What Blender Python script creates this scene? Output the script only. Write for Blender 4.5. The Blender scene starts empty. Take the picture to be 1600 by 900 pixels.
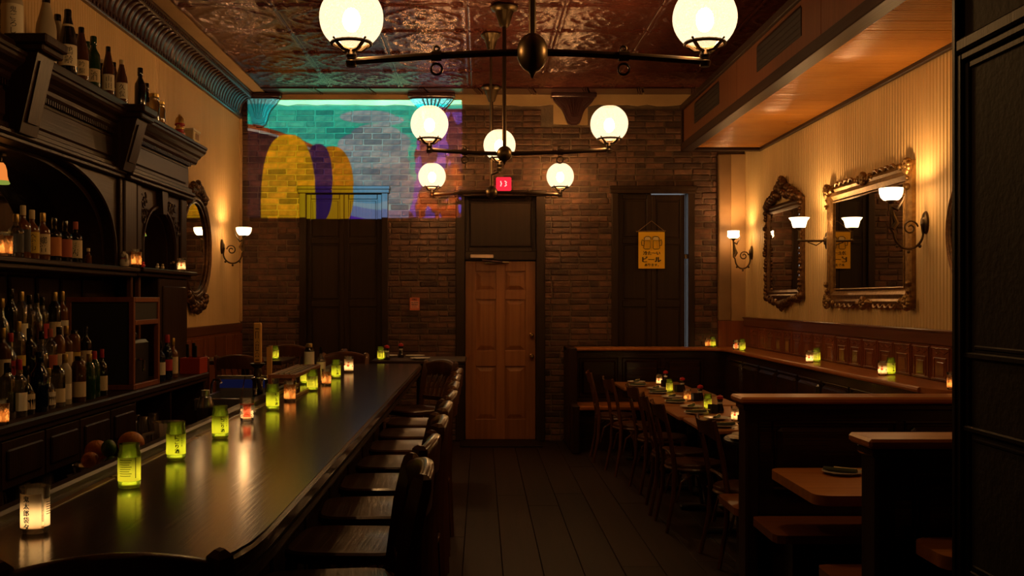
import bpy, bmesh, math, random
from math import pi, sin, cos, sqrt, radians as rad
from mathutils import Vector, Matrix

RNG = random.Random(11)
sc = bpy.context.scene
COL = sc.collection

# ---------------------------------------------------------------- camera, world, exposure
CAMZ = 1.6
cam = bpy.data.cameras.new('camera')
cam.sensor_width = 36.0
cam.lens = 36.0
cam.shift_x = 48 / 1600
cam.shift_y = 18 / 1600
cam.clip_start = 0.05
camo = bpy.data.objects.new('camera', cam)
camo.location = (0, 0, CAMZ)
camo.rotation_euler = (pi / 2, 0, 0)
COL.objects.link(camo)
sc.camera = camo

sc.view_settings.view_transform = 'Standard'
sc.view_settings.look = 'None'
sc.view_settings.gamma = 1.0
sc.view_settings.use_curve_mapping = False
sc.view_settings.exposure = 0.0

wd = bpy.data.worlds.new('world')
sc.world = wd
wd.use_nodes = True
wd.node_tree.nodes['Background'].inputs[0].default_value = (0.02, 0.014, 0.01, 1)
wd.node_tree.nodes['Background'].inputs[1].default_value = 0.05

GLOBE_L, BULB_L, SCONCE_L, SBULB_L, PROJ_W = 2.6, 430.0, 8.0, 820.0, 7500.0

XL, XR, YB, YF, ZC = -2.73, 2.98, 11.6, -1.2, 3.93


def at(px, py, Y):
    return Vector(((px - 752) * Y / 1600, Y, CAMZ - (py - 468) * Y / 1600))


# the video projector on the ceiling: its beam carries the picture thrown on the brick wall
PJ = Vector((-1.43, 6.3, 3.72))


def projector_light():
    L = bpy.data.lights.new('projector_beam', 'SPOT')
    L.energy = PROJ_W
    L.spot_size = rad(60)
    L.spot_blend = 0.0
    L.shadow_soft_size = 0.005
    L.use_nodes = True
    nt = L.node_tree
    N, K = nt.nodes, nt.links
    for n in list(N):
        N.remove(n)
    out = N.new('ShaderNodeOutputLight')
    em = N.new('ShaderNodeEmission')
    K.new(em.outputs[0], out.inputs[0])
    tc = N.new('ShaderNodeTexCoord')
    sep = N.new('ShaderNodeSeparateXYZ')
    K.new(tc.outputs['Normal'], sep.inputs[0])

    def val(a, sock):
        if isinstance(a, (int, float)):
            sock.default_value = a
        else:
            K.new(a, sock)

    def m(op, a, b=0.0, c=None):
        n = N.new('ShaderNodeMath')
        n.operation = op
        val(a, n.inputs[0])
        val(b, n.inputs[1])
        if c is not None:
            val(c, n.inputs[2])
        return n.outputs[0]
    # light looks along +Y: local x = world x, local y = world z, local -z = world y
    d = YB - PJ.y
    nz = m('ABSOLUTE', sep.outputs[2])
    wx = m('MULTIPLY', m('DIVIDE', sep.outputs[0], nz), d)
    wz = m('MULTIPLY', m('DIVIDE', sep.outputs[1], nz), d)
    x0, x1, z0, z1 = -2.647, -0.2175, 2.52, 3.855
    u = m('DIVIDE', m('SUBTRACT', wx, x0 - PJ.x), x1 - x0)
    v = m('DIVIDE', m('SUBTRACT', wz, z0 - PJ.z), z1 - z0)

    def lt(a, b): return m('LESS_THAN', a, b)
    def gt(a, b): return m('GREATER_THAN', a, b)
    def both(a, b): return m('MULTIPLY', a, b)

    def mix(f, base, col):
        n = N.new('ShaderNodeMix')
        n.data_type = 'RGBA'
        K.new(f, n.inputs[0])
        if isinstance(base, tuple):
            n.inputs[6].default_value = (*base, 1)
        else:
            K.new(base, n.inputs[6])
        n.inputs[7].default_value = (*col, 1)
        return n.outputs[2]

    def ell(cu, cv, ru, rv, e=2.0):
        a = m('POWER', m('ABSOLUTE', m('DIVIDE', m('SUBTRACT', u, cu), ru)), e)
        b = m('POWER', m('ABSOLUTE', m('DIVIDE', m('SUBTRACT', v, cv), rv)), e)
        return lt(m('ADD', a, b), 1.0)
    noise = N.new('ShaderNodeTexNoise')
    comb = N.new('ShaderNodeCombineXYZ')
    K.new(m('MULTIPLY', u, 16.0), comb.inputs[0])
    K.new(m('MULTIPLY', v, 4.0), comb.inputs[1])
    K.new(comb.outputs[0], noise.inputs['Vector'])
    noise.inputs['Scale'].default_value = 1.0
    nf = noise.outputs[0]
    teal, dark = (0.004, 0.60, 0.58), (0.006, 0.003, 0.018)
    c = mix(gt(v, 0.955), teal, (0.14, 0.82, 0.76))
    c = mix(gt(v, 0.35), c, teal)
    c = mix(gt(v, 0.955), c, (0.14, 0.82, 0.76))
    # a long brown ridge over a dark slope at the left
    ridge = m('SUBTRACT', 0.80, m('ADD', m('MULTIPLY', u, 0.30), m('MULTIPLY', m('MULTIPLY', u, u), 0.95)))
    c = mix(lt(v, ridge), c, (0.20, 0.06, 0.02))
    c = mix(lt(v, m('SUBTRACT', ridge, 0.035)), c, (0.30, 0.42, 0.45))
    c = mix(lt(v, m('SUBTRACT', ridge, 0.055)), c, dark)
    # pale blue flats across the foot of the picture
    flat = m('ADD', 0.27, m('MULTIPLY', m('SINE', m('MULTIPLY', u, 7.0)), 0.06))
    c = mix(both(lt(v, flat), gt(u, 0.3)), c, (0.20, 0.36, 0.46))
    c = mix(both(lt(v, m('SUBTRACT', flat, 0.14)), gt(u, 0.3)), c, (0.13, 0.20, 0.42))
    c = mix(both(lt(v, m('SUBTRACT', flat, 0.23)), gt(u, 0.3)), c, (0.07, 0.02, 0.38))
    # a tall bank of pale cloud puffs
    for cu, cv, ru, rv, pc in ((.58, .30, .20, .17, (.15, .27, .36)), (.53, .42, .13, .13, (.22, .36, .44)), (.66, .44, .10, .13, (.17, .28, .36)), (.60, .55, .15, .12, (.26, .40, .47)),
                               (.51, .62, .09, .10, (.30, .42, .50)), (.68, .64, .08, .10, (.20, .33, .42)), (.70, .24, .07, .14, (.13, .25, .34)), (.60, .70, .12, .10, (.30, .44, .50)), (.56, .86, .13, .055, (.26, .42, .50)), (.66, .83, .07, .04, (.26, .42, .50))):
        c = mix(ell(cu, cv, ru, rv), c, (pc[0] * .62, pc[1] * 1.05, pc[2] * 1.25))
    # yellow boulders
    c = mix(ell(0.395, 0.25, 0.10, 0.36, 2.2), c, (0.36, 0.21, 0.004))
    c = mix(ell(0.33, 0.30, 0.066, 0.33, 2.4), c, (0.012, 0.006, 0.10))
    c = mix(ell(0.19, 0.06, 0.128, 0.65, 2.6), c, (0.46, 0.34, 0.004))
    # violet and rust cliffs at the right
    edge = m('SUBTRACT', m('ADD', 0.745, m('MULTIPLY', nf, 0.07)), m('MULTIPLY', m('SUBTRACT', 0.5, v), 0.06))
    cl = gt(u, edge)
    c = mix(both(cl, lt(v, 0.93)), c, (0.09, 0.03, 0.07))
    c = mix(both(both(cl, lt(v, 0.9)), gt(nf, 0.52)), c, (0.16, 0.09, 0.70))
    c = mix(both(both(cl, lt(v, 0.45)), lt(nf, 0.44)), c, (0.40, 0.09, 0.02))
    c = mix(both(both(gt(u, 0.80), lt(v, 0.22)), lt(nf, 0.5)), c, (0.30, 0.055, 0.01))
    ins = both(both(gt(u, 0.0), lt(u, 1.0)), both(gt(v, 0.0), lt(v, 1.0)))
    ins = both(ins, lt(sep.outputs[2], 0.0)) if False else ins
    K.new(c, em.inputs[0])
    K.new(ins, em.inputs[1])
    o = bpy.data.objects.new('projector_beam', L)
    o.location = PJ
    o.rotation_euler = (pi / 2, 0, 0)
    COL.objects.link(o)
    return o


projector_light()

# ---------------------------------------------------------------- geometry helpers


class MB:
    def __init__(s):
        s.v, s.f = [], []

    def add(s, vs, fs):
        n = len(s.v)
        s.v += [tuple(p) for p in vs]
        s.f += [tuple(i + n for i in q) for q in fs]
        return s

    def box(s, x0, x1, y0, y1, z0, z1):
        vs = [(x, y, z) for z in (z0, z1) for y in (y0, y1) for x in (x0, x1)]
        return s.add(vs, [(0, 2, 3, 1), (4, 5, 7, 6), (0, 1, 5, 4), (2, 6, 7, 3), (0, 4, 6, 2), (1, 3, 7, 5)])

    def cbox(s, x0, x1, y0, y1, z0, z1, c=0.004):
        c = min(c, (x1 - x0) * .45, (y1 - y0) * .45, (z1 - z0) * .45)
        h = ((x1 - x0) / 2, (y1 - y0) / 2, (z1 - z0) / 2)
        o = ((x0 + x1) / 2, (y0 + y1) / 2, (z0 + z1) / 2)
        idx, vs = {}, []
        for sx in (-1, 1):
            for sy in (-1, 1):
                for sz in (-1, 1):
                    for a in range(3):
                        p = [o[k] + (sx, sy, sz)[k] * (h[k] - (0 if k == a else c)) for k in range(3)]
                        idx[(sx, sy, sz, a)] = len(vs)
                        vs.append(p)
        fs = []
        S = (-1, 1)
        for a in range(3):
            b, d = (a + 1) % 3, (a + 2) % 3
            for sa in S:
                q = []
                for sb, sd in ((-1, -1), (1, -1), (1, 1), (-1, 1)):
                    k = [0, 0, 0]
                    k[a], k[b], k[d] = sa, sb, sd
                    q.append(idx[(*k, a)])
                fs.append(tuple(q) if sa > 0 else tuple(q[::-1]))
            for sb in S:
                for sd in S:
                    k0 = [0, 0, 0]
                    k1 = [0, 0, 0]
                    k0[a], k0[b], k0[d] = -1, sb, sd
                    k1[a], k1[b], k1[d] = 1, sb, sd
                    fs.append((idx[(*k0, b)], idx[(*k1, b)], idx[(*k1, d)], idx[(*k0, d)]))
        for sx in S:
            for sy in S:
                for sz in S:
                    fs.append(tuple(idx[(sx, sy, sz, a)] for a in range(3)))
        return s.add(vs, fs)

    def lathe(s, prof, c=(0, 0, 0), seg=20, sx=1, sy=1, a0=0, a1=None):
        full = a1 is None
        n = seg if full else seg + 1
        vs, fs, rows = [], [], []
        for r, z in prof:
            if r < 1e-6 and full:
                rows.append([len(vs)])
                vs.append((c[0], c[1], c[2] + z))
            else:
                row = []
                for i in range(n):
                    a = 2 * pi * i / seg if full else a0 + (a1 - a0) * i / seg
                    row.append(len(vs))
                    vs.append((c[0] + r * cos(a) * sx, c[1] + r * sin(a) * sy, c[2] + z))
                rows.append(row)
        for A, B in zip(rows, rows[1:]):
            for i in range(seg):
                j = (i + 1) % n if full else i + 1
                if len(A) == 1 and len(B) == 1:
                    continue
                if len(A) == 1:
                    fs.append((A[0], B[j], B[i]))
                elif len(B) == 1:
                    fs.append((A[i], A[j], B[0]))
                else:
                    fs.append((A[i], A[j], B[j], B[i]))
        return s.add(vs, fs)

    def tube(s, pts, r, seg=8, closed=False, flat=1.0):
        P = [Vector(p) for p in pts]
        n = len(P)
        rs = r if isinstance(r, (list, tuple)) else [r] * n
        T = []
        for i in range(n):
            a = P[(i - 1) % n] if (closed or i > 0) else P[i]
            b = P[(i + 1) % n] if (closed or i < n - 1) else P[i]
            T.append((b - a).normalized())
        up = Vector((0, 0, 1)) if abs(T[0].z) < .9 else Vector((1, 0, 0))
        u = T[0].cross(up).normalized()
        vs, fs = [], []
        for i in range(n):
            u = (u - T[i] * u.dot(T[i])).normalized()
            w = T[i].cross(u)
            for k in range(seg):
                a = 2 * pi * k / seg
                vs.append(P[i] + u * (rs[i] * cos(a)) + w * (rs[i] * sin(a) * flat))
        m = n if closed else n - 1
        for i in range(m):
            for k in range(seg):
                a, b = i * seg, ((i + 1) % n) * seg
                fs.append((a + k, a + (k + 1) % seg, b + (k + 1) % seg, b + k))
        if not closed:
            fs.append(tuple(range(seg))[::-1])
            fs.append(tuple((n - 1) * seg + k for k in range(seg)))
        return s.add(vs, fs)

    def prism(s, poly, axis, a, b):
        n = len(poly)

        def mk(p, t):
            return {'x': (t, p[0], p[1]), 'y': (p[0], t, p[1]), 'z': (p[0], p[1], t)}[axis]
        vs = [mk(p, a) for p in poly] + [mk(p, b) for p in poly]
        fs = [tuple(range(n))[::-1], tuple(range(n, 2 * n))]
        fs += [(i, (i + 1) % n, n + (i + 1) % n, n + i) for i in range(n)]
        return s.add(vs, fs)

    def ball(s, c, r, seg=14, rings=8, sc3=(1, 1, 1)):
        prof = [(r * sin(pi * i / rings) * 1.0, -r * cos(pi * i / rings) * sc3[2]) for i in range(rings + 1)]
        prof[0] = (0, prof[0][1])
        prof[-1] = (0, prof[-1][1])
        return s.lathe(prof, c, seg, sc3[0], sc3[1])

    def xf(s, M):
        s.v = [tuple(M @ Vector(p)) for p in s.v]
        return s

    def mesh(s, name, ang=35, fix=True):
        me = bpy.data.meshes.new(name)
        me.from_pydata(s.v, [], s.f)
        if fix:
            bm = bmesh.new()
            bm.from_mesh(me)
            bmesh.ops.recalc_face_normals(bm, faces=bm.faces)
            bm.to_mesh(me)
            bm.free()
        if ang:
            me.shade_smooth()
            me.set_sharp_from_angle(angle=rad(ang))
        return me

    def build(s, name, mat, parent=None, loc=None, ang=35, rz=0, fix=True):
        me = s.mesh(name, ang, fix)
        return place(name, me, mat, parent, loc, rz)


def place(name, me, mat, parent=None, loc=None, rz=0):
    if mat is not None and not me.materials:
        me.materials.append(mat)
    o = bpy.data.objects.new(name, me)
    COL.objects.link(o)
    if parent:
        o.parent = parent
    if loc is not None:
        o.location = loc
    if rz:
        o.rotation_euler = (0, 0, rz)
    return o


def tag(o, label=None, cat=None, group=None, kind=None):
    if label:
        o['label'] = label
    if cat:
        o['category'] = cat
    if group:
        o['group'] = group
    if kind:
        o['kind'] = kind
    return o


def empty(name, loc=(0, 0, 0), rz=0):
    o = bpy.data.objects.new(name, None)
    o.location = loc
    o.rotation_euler = (0, 0, rz)
    o.empty_display_size = .1
    COL.objects.link(o)
    return o


def copy_tree(o, parent=None):
    c = o.copy()
    COL.objects.link(c)
    c.parent = parent
    for ch in o.children:
        copy_tree(ch, c)
    return c


_text = {}


def text_mesh(s):
    """mesh of a line of writing with Blender's own built-in font, 1 unit high"""
    if s not in _text:
        cu = bpy.data.curves.new('writing', 'FONT')
        cu.body = s
        cu.size = 1.0
        cu.resolution_u = 2
        o = bpy.data.objects.new('writing', cu)
        COL.objects.link(o)
        bpy.context.view_layer.update()
        me = bpy.data.meshes.new_from_object(o.evaluated_get(bpy.context.evaluated_depsgraph_get()))
        vs = [tuple(v.co) for v in me.vertices]
        fs = [tuple(p.vertices) for p in me.polygons]
        bpy.data.objects.remove(o)
        bpy.data.curves.remove(cu)
        bpy.data.meshes.remove(me)
        xs = [v[0] for v in vs]
        ys = [v[1] for v in vs]
        _text[s] = (vs, fs, min(xs), max(xs), min(ys), max(ys))
    return _text[s]


def text_flat(mb, s, cx, cz, h, y, maxw=None, bold=0.0):
    """writing on a plane facing -Y, centred at cx, cz"""
    vs, fs, x0, x1, y0, y1 = text_mesh(s)
    k = h / (y1 - y0)
    kx = k
    if maxw and (x1 - x0) * k > maxw:
        kx = maxw / (x1 - x0)
    for dx in ((0,) if not bold else (-bold, 0, bold)):
        mb.add([(cx + dx + (v[0] - (x0 + x1) / 2) * kx, y - abs(dx) * .02, cz + (v[1] - (y0 + y1) / 2) * k) for v in vs], fs)
    return mb


def text_round(mb, s, r, ang, cz, h, w=None):
    """writing wrapped on a cylinder of radius r about z, centred on angle ang, top to bottom one character per line"""
    n = len(s)
    step = h / n
    for i, ch in enumerate(s):
        vs, fs, x0, x1, y0, y1 = text_mesh(ch)
        k = step * .88 / max(y1 - y0, .62)
        kx = min(k, (w or 1e9) / max(x1 - x0, .1))
        zc = cz + h / 2 - step * (i + .5)
        out = []
        for v in vs:
            t = ang + (v[0] - (x0 + x1) / 2) * kx / r
            out.append((r * cos(t), r * sin(t), zc + (v[1] - (y0 + y1) / 2) * k))
        mb.add(out, fs)
    return mb


# ---------------------------------------------------------------- materials
MATS = {}


def _new(name):
    m = bpy.data.materials.new(name)
    m.use_nodes = True
    nt = m.node_tree
    for n in list(nt.nodes):
        nt.nodes.remove(n)
    out = nt.nodes.new('ShaderNodeOutputMaterial')
    MATS[name] = m
    return m, nt, nt.nodes, nt.links, out


def mat(name, col, rough=.5, metal=0., col2=None, scale=6., stretch=(1, 1, 1), bump=0., bscale=None, coat=0., spec=.5,
        rnd=0., detail=4., rough2=None, sheen=None, tex='noise', contrast=(0.3, 0.7)):
    m, nt, N, K, out = _new(name)
    b = N.new('ShaderNodeBsdfPrincipled')
    K.new(b.outputs[0], out.inputs[0])
    b.inputs['Base Color'].default_value = (*col, 1)
    b.inputs['Roughness'].default_value = rough
    b.inputs['Metallic'].default_value = metal
    b.inputs['Specular IOR Level'].default_value = spec
    b.inputs['Coat Weight'].default_value = coat
    b.inputs['Coat Roughness'].default_value = .12
    if col2 is not None or bump or rnd or rough2 is not None:
        tc = N.new('ShaderNodeTexCoord')
        mp = N.new('ShaderNodeMapping')
        mp.inputs['Scale'].default_value = stretch
        K.new(tc.outputs['Object'], mp.inputs[0])
        nz = N.new('ShaderNodeTexNoise')
        nz.inputs['Scale'].default_value = scale
        nz.inputs['Detail'].default_value = detail
        K.new(mp.outputs[0], nz.inputs['Vector'])
        ramp = N.new('ShaderNodeMapRange')
        ramp.inputs[1].default_value, ramp.inputs[2].default_value = contrast
        K.new(nz.outputs[0], ramp.inputs[0])
        src = None
        if col2 is not None:
            mx = N.new('ShaderNodeMix')
            mx.data_type = 'RGBA'
            mx.inputs[6].default_value = (*col, 1)
            mx.inputs[7].default_value = (*col2, 1)
            K.new(ramp.outputs[0], mx.inputs[0])
            src = mx.outputs[2]
        if rnd:
            oi = N.new('ShaderNodeObjectInfo')
            ge = N.new('ShaderNodeNewGeometry')
            ad = N.new('ShaderNodeMath')
            ad.operation = 'ADD'
            K.new(oi.outputs['Random'], ad.inputs[0])
            K.new(ge.outputs['Random Per Island'], ad.inputs[1])
            fr = N.new('ShaderNodeMath')
            fr.operation = 'FRACT'
            K.new(ad.outputs[0], fr.inputs[0])
            hs = N.new('ShaderNodeHueSaturation')
            mr = N.new('ShaderNodeMapRange')
            mr.inputs[3].default_value, mr.inputs[4].default_value = 1 - rnd, 1 + rnd
            K.new(fr.outputs[0], mr.inputs[0])
            K.new(mr.outputs[0], hs.inputs['Value'])
            if src is not None:
                K.new(src, hs.inputs['Color'])
            else:
                hs.inputs['Color'].default_value = (*col, 1)
            src = hs.outputs[0]
        if src is not None:
            K.new(src, b.inputs['Base Color'])
        if rough2 is not None:
            mr = N.new('ShaderNodeMapRange')
            mr.inputs[3].default_value, mr.inputs[4].default_value = rough, rough2
            K.new(ramp.outputs[0], mr.inputs[0])
            K.new(mr.outputs[0], b.inputs['Roughness'])
        if bump:
            bp = N.new('ShaderNodeBump')
            bp.inputs['Strength'].default_value = bump
            bp.inputs['Distance'].default_value = .01
            if bscale:
                n2 = N.new('ShaderNodeTexNoise')
                n2.inputs['Scale'].default_value = bscale
                n2.inputs['Detail'].default_value = 3
                K.new(mp.outputs[0], n2.inputs['Vector'])
                K.new(n2.outputs[0], bp.inputs['Height'])
            else:
                K.new(nz.outputs[0], bp.inputs['Height'])
            K.new(bp.outputs[0], b.inputs['Normal'])
    return m


def wood(name, c1, c2, rough=.35, axis='z', coat=0., rnd=.12, bump=.12, scale=11., spec=.4):
    st = {'x': (.07, 2.0, 2.0), 'y': (2.0, .07, 2.0), 'z': (2.0, 2.0, .07)}[axis]
    return mat(name, c1, rough, col2=c2, scale=scale, stretch=st, bump=bump, bscale=scale * 4, coat=coat, rnd=rnd, detail=6, spec=spec)


def glow(name, col, L):
    m, nt, N, K, out = _new(name)
    e = N.new('ShaderNodeEmission')
    e.inputs[0].default_value = (*col, 1)
    e.inputs[1].default_value = L
    K.new(e.outputs[0], out.inputs[0])
    return m


def lamp_glass(name, col, L, see=.35, pattern=0.):
    """etched lamp glass: glows, and lets the bulb behind it show through"""
    m, nt, N, K, out = _new(name)
    e = N.new('ShaderNodeEmission')
    e.inputs[0].default_value = (*col, 1)
    e.inputs[1].default_value = L
    t = N.new('ShaderNodeBsdfTransparent')
    t.inputs[0].default_value = (1, .93, .8, 1)
    mx = N.new('ShaderNodeMixShader')
    mx.inputs[0].default_value = see
    K.new(e.outputs[0], mx.inputs[1])
    K.new(t.outputs[0], mx.inputs[2])
    K.new(mx.outputs[0], out.inputs[0])
    if pattern:
        tc = N.new('ShaderNodeTexCoord')
        vo = N.new('ShaderNodeTexVoronoi')
        vo.feature = 'DISTANCE_TO_EDGE'
        vo.inputs['Scale'].default_value = 30
        nz = N.new('ShaderNodeTexNoise')
        nz.inputs['Scale'].default_value = 9
        K.new(tc.outputs['Object'], nz.inputs['Vector'])
        K.new(nz.outputs[1], vo.inputs['Vector'])
        mr = N.new('ShaderNodeMapRange')
        mr.inputs[1].default_value, mr.inputs[2].default_value = 0, .25
        mr.inputs[3].default_value, mr.inputs[4].default_value = L * (1 - pattern), L
        K.new(vo.outputs[0], mr.inputs[0])
        K.new(mr.outputs[0], e.inputs[1])
    return m


def thin_glass(name, tint, gloss=.10, rough=.03, body=None, bodymix=0.):
    m, nt, N, K, out = _new(name)
    t = N.new('ShaderNodeBsdfTransparent')
    t.inputs[0].default_value = (*tint, 1)
    g = N.new('ShaderNodeBsdfGlossy')
    g.inputs['Roughness'].default_value = rough
    fr = N.new('ShaderNodeFresnel')
    fr.inputs[0].default_value = 1.45
    ad = N.new('ShaderNodeMath')
    ad.operation = 'ADD'
    ad.inputs[1].default_value = gloss
    K.new(fr.outputs[0], ad.inputs[0])
    mx = N.new('ShaderNodeMixShader')
    K.new(ad.outputs[0], mx.inputs[0])
    src = t.outputs[0]
    if body:
        tl = N.new('ShaderNodeBsdfTranslucent')
        tl.inputs[0].default_value = (*body, 1)
        mb_ = N.new('ShaderNodeMixShader')
        mb_.inputs[0].default_value = bodymix
        K.new(src, mb_.inputs[1])
        K.new(tl.outputs[0], mb_.inputs[2])
        src = mb_.outputs[0]
    K.new(src, mx.inputs[1])
    K.new(g.outputs[0], mx.inputs[2])
    K.new(mx.outputs[0], out.inputs[0])
    return m


def paper(name, col, tr=.6):
    m, nt, N, K, out = _new(name)
    d = N.new('ShaderNodeBsdfDiffuse')
    d.inputs[0].default_value = (*col, 1)
    t = N.new('ShaderNodeBsdfTranslucent')
    t.inputs[0].default_value = (*col, 1)
    mx = N.new('ShaderNodeMixShader')
    mx.inputs[0].default_value = tr
    K.new(d.outputs[0], mx.inputs[1])
    K.new(t.outputs[0], mx.inputs[2])
    K.new(mx.outputs[0], out.inputs[0])
    return m


def fluted(name, col, col2, axis, pitch, rough=.6, depth=.4, boards=None):
    """painted boards with fine vertical flutes (fine relief), stains in the paint"""
    m = mat(name, col, rough, col2=col2, scale=1.6, stretch=(1, 1, .25), bump=0, detail=6)
    nt = m.node_tree
    N, K = nt.nodes, nt.links
    b = [n for n in N if n.type == 'BSDF_PRINCIPLED'][0]
    tc = N.new('ShaderNodeTexCoord')
    sp = N.new('ShaderNodeSeparateXYZ')
    K.new(tc.outputs['Object'], sp.inputs[0])
    mu = N.new('ShaderNodeMath')
    mu.operation = 'MULTIPLY'
    mu.inputs[1].default_value = 2 * pi / pitch
    K.new(sp.outputs['xyz'.index(axis)], mu.inputs[0])
    si = N.new('ShaderNodeMath')
    si.operation = 'SINE'
    K.new(mu.outputs[0], si.inputs[0])
    bp = N.new('ShaderNodeBump')
    bp.inputs['Strength'].default_value = depth
    bp.inputs['Distance'].default_value = .006
    K.new(si.outputs[0], bp.inputs['Height'])
    K.new(bp.outputs[0], b.inputs['Normal'])
    return m


DW1, DW2 = (.034, .0145, .007), (.018, .0075, .004)
M_dark = wood('dark_stained_wood', DW1, DW2, .40, 'z', spec=.22)
M_darkx = wood('dark_stained_wood_x', DW1, DW2, .40, 'x', spec=.22)
M_darky = wood('dark_stained_wood_y', DW1, DW2, .40, 'y', spec=.22)
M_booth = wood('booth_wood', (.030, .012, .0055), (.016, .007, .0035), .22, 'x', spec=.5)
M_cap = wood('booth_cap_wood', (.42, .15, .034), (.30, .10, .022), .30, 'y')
M_stool = wood('stool_wood', (.13, .050, .020), (.075, .028, .012), .30, 'z', coat=.2)
M_seat = wood('stool_seat_wood', (.10, .040, .017), (.06, .023, .010), .34, 'x', coat=.15)
M_bent = wood('bentwood', (.10, .036, .014), (.055, .02, .008), .34, 'z', coat=.1)
M_table = wood('table_wood', (.36, .15, .045), (.25, .098, .028), .33, 'x', coat=.1)
M_door = wood('door_wood', (.33, .125, .038), (.22, .078, .022), .45, 'z')
M_box = wood('red_brown_box_wood', (.24, .075, .026), (.17, .05, .018), .42, 'z')
M_soffit = wood('soffit_wood', (.17, .058, .020), (.12, .040, .014), .38, 'z')
M_shutter = wood('shutter_wood', (.036, .019, .0095), (.022, .011, .0055), .45, 'z', spec=.2)
M_bar = wood('bar_top_wood', (.042, .020, .011), (.022, .010, .006), .20, 'y', coat=.35, bump=.05)
M_barstrip = wood('bar_strip_wood', (.25, .15, .06), (.16, .09, .035), .4, 'y')
M_floor = wood('floor_wood', (.022, .0095, .005), (.012, .0055, .003), .55, 'y', rnd=.3, spec=.18)
M_tray = wood('tray_wood', (.30, .12, .04), (.2, .08, .03), .4, 'y')
M_handle = wood('tap_handle_wood', (.85, .47, .13), (.68, .35, .09), .45, 'z')
M_brick = mat('old_brick', (.125, .055, .030), .85, col2=(.060, .030, .019), scale=14, bump=.5, bscale=70, rnd=.55)
M_mortar = mat('lime_mortar', (.16, .11, .07), .95, col2=(.09, .062, .04), scale=7, bump=.6, bscale=40)
M_plaster = mat('old_plaster', (.50, .33, .15), .8, col2=(.38, .24, .11), scale=3, bump=.25, bscale=18)
M_wallL = fluted('wall_boards_left', (.80, .54, .24), (.64, .42, .18), 'y', .042, depth=.6)
M_wallR = fluted('wall_boards_right', (.78, .57, .27), (.56, .38, .16), 'y', .05, depth=.8)
M_wallF = mat('front_wall_paint', (.12, .07, .035), .7, col2=(.08, .05, .025))
M_tin = mat('painted_tin', (.12, .030, .020), .27, .35, col2=(.075, .019, .014), scale=5, bump=.35, bscale=60)
M_tinc = mat('painted_tin_cornice', (.075, .028, .026), .30, .35, col2=(.05, .02, .018), scale=5, bump=.25, bscale=50)
M_wains = wood('wainscot_wood', (.24, .068, .022), (.14, .040, .014), .36, 'z', coat=.2)
M_wband = wood('wainscot_band', (.17, .055, .020), (.10, .034, .013), .36, 'y', coat=.2)
M_bronze = mat('aged_bronze', (.15, .105, .055), .36, .9, col2=(.09, .062, .032), scale=9)
M_rod = mat('brown_metal', (.085, .055, .03), .38, .85)
M_gold = mat('gilt_frame', (.34, .20, .065), .33, .75, col2=(.16, .085, .028), scale=30, bump=.3, bscale=90)
M_golddk = mat('dark_gilt_frame', (.17, .085, .032), .33, .7, col2=(.07, .034, .014), scale=30, bump=.3, bscale=90)
M_mirror = mat('mirror_glass', (.62, .58, .50), .015, 1.0)
M_steel = mat('stainless_steel', (.42, .42, .43), .28, 1.0)
M_chrome = mat('chrome', (.7, .7, .7), .12, 1.0)
M_brass = mat('brass', (.6, .38, .14), .25, 1.0)
M_black = mat('black_plastic', (.010, .010, .011), .4)
M_slate = mat('blackboard', (.012, .010, .008), .7, col2=(.02, .016, .012), scale=4)
M_white = mat('white_china', (.55, .50, .42), .2)
M_cloth = mat('napkin_cloth', (.06, .075, .045), .9)
M_yellow = mat('yellow_cloth', (.95, .56, .025), .85, bump=.15, bscale=300)
M_ink = mat('dark_ink', (.012, .010, .014), .7)
M_inkfoam = mat('cream_print', (.85, .70, .34), .85)
M_string = mat('string', (.35, .22, .12), .8)
M_red = mat('red_plastic', (.42, .016, .016), .35)
M_redbox = mat('red_lacquer', (.40, .045, .020), .35)
M_orange = mat('orange_peel', (.62, .20, .015), .5, bump=.25, bscale=160)
M_lime = mat('lime_peel', (.05, .13, .015), .4, bump=.2, bscale=130)
M_wax = paper('candle_wax', (.85, .62, .38), .5)
M_flame = glow('candle_flame', (1.0, .64, .30), 62.0)
M_jclear = thin_glass('jar_glass_clear', (.93, .90, .84), .05, body=(.95, .85, .65), bodymix=.10)
M_jgreen = thin_glass('jar_glass_green', (.74, .84, .28), .06, body=(.55, .74, .14), bodymix=.34)
M_lwhite = paper('jar_paper_white', (.88, .76, .58), .62)
M_lgreen = paper('jar_paper_green', (.88, .84, .46), .62)
M_lflower = paper('jar_print_flower', (.92, .78, .62), .6)
M_ldark = paper('jar_print_brown', (.55, .27, .10), .8)
M_lred = paper('jar_print_red', (.80, .16, .10), .6)
M_tumbler = thin_glass('tumbler_glass', (.84, .85, .86), .18, body=(.75, .62, .52), bodymix=.28)
M_globe = lamp_glass('etched_globe_glass', (1.0, .72, .40), GLOBE_L, .40, .35)
M_bulb = glow('lamp_bulb', (1.0, .52, .18), BULB_L)
M_shade = lamp_glass('sconce_shade_glass', (1.0, .70, .38), SCONCE_L, .2)
M_sbulb = glow('sconce_bulb', (1.0, .52, .19), SBULB_L)
M_amber = lamp_glass('amber_tulip_glass', (1.0, .28, .05), .9, .2)
M_ambrim = glow('tulip_rim_glass', (.45, .55, .08), .5)
M_exit = lamp_glass('exit_sign_red', (1.0, .02, .04), 1.3, .0)
M_exitlet = glow('exit_sign_letters', (1.0, .35, .30), 2.2)
M_day = glow('daylight_window_pane', (.90, .95, 1.0), 1.0)
M_iceglow = glow('blue_ice_glow', (.16, .17, .8), .022)
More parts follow.
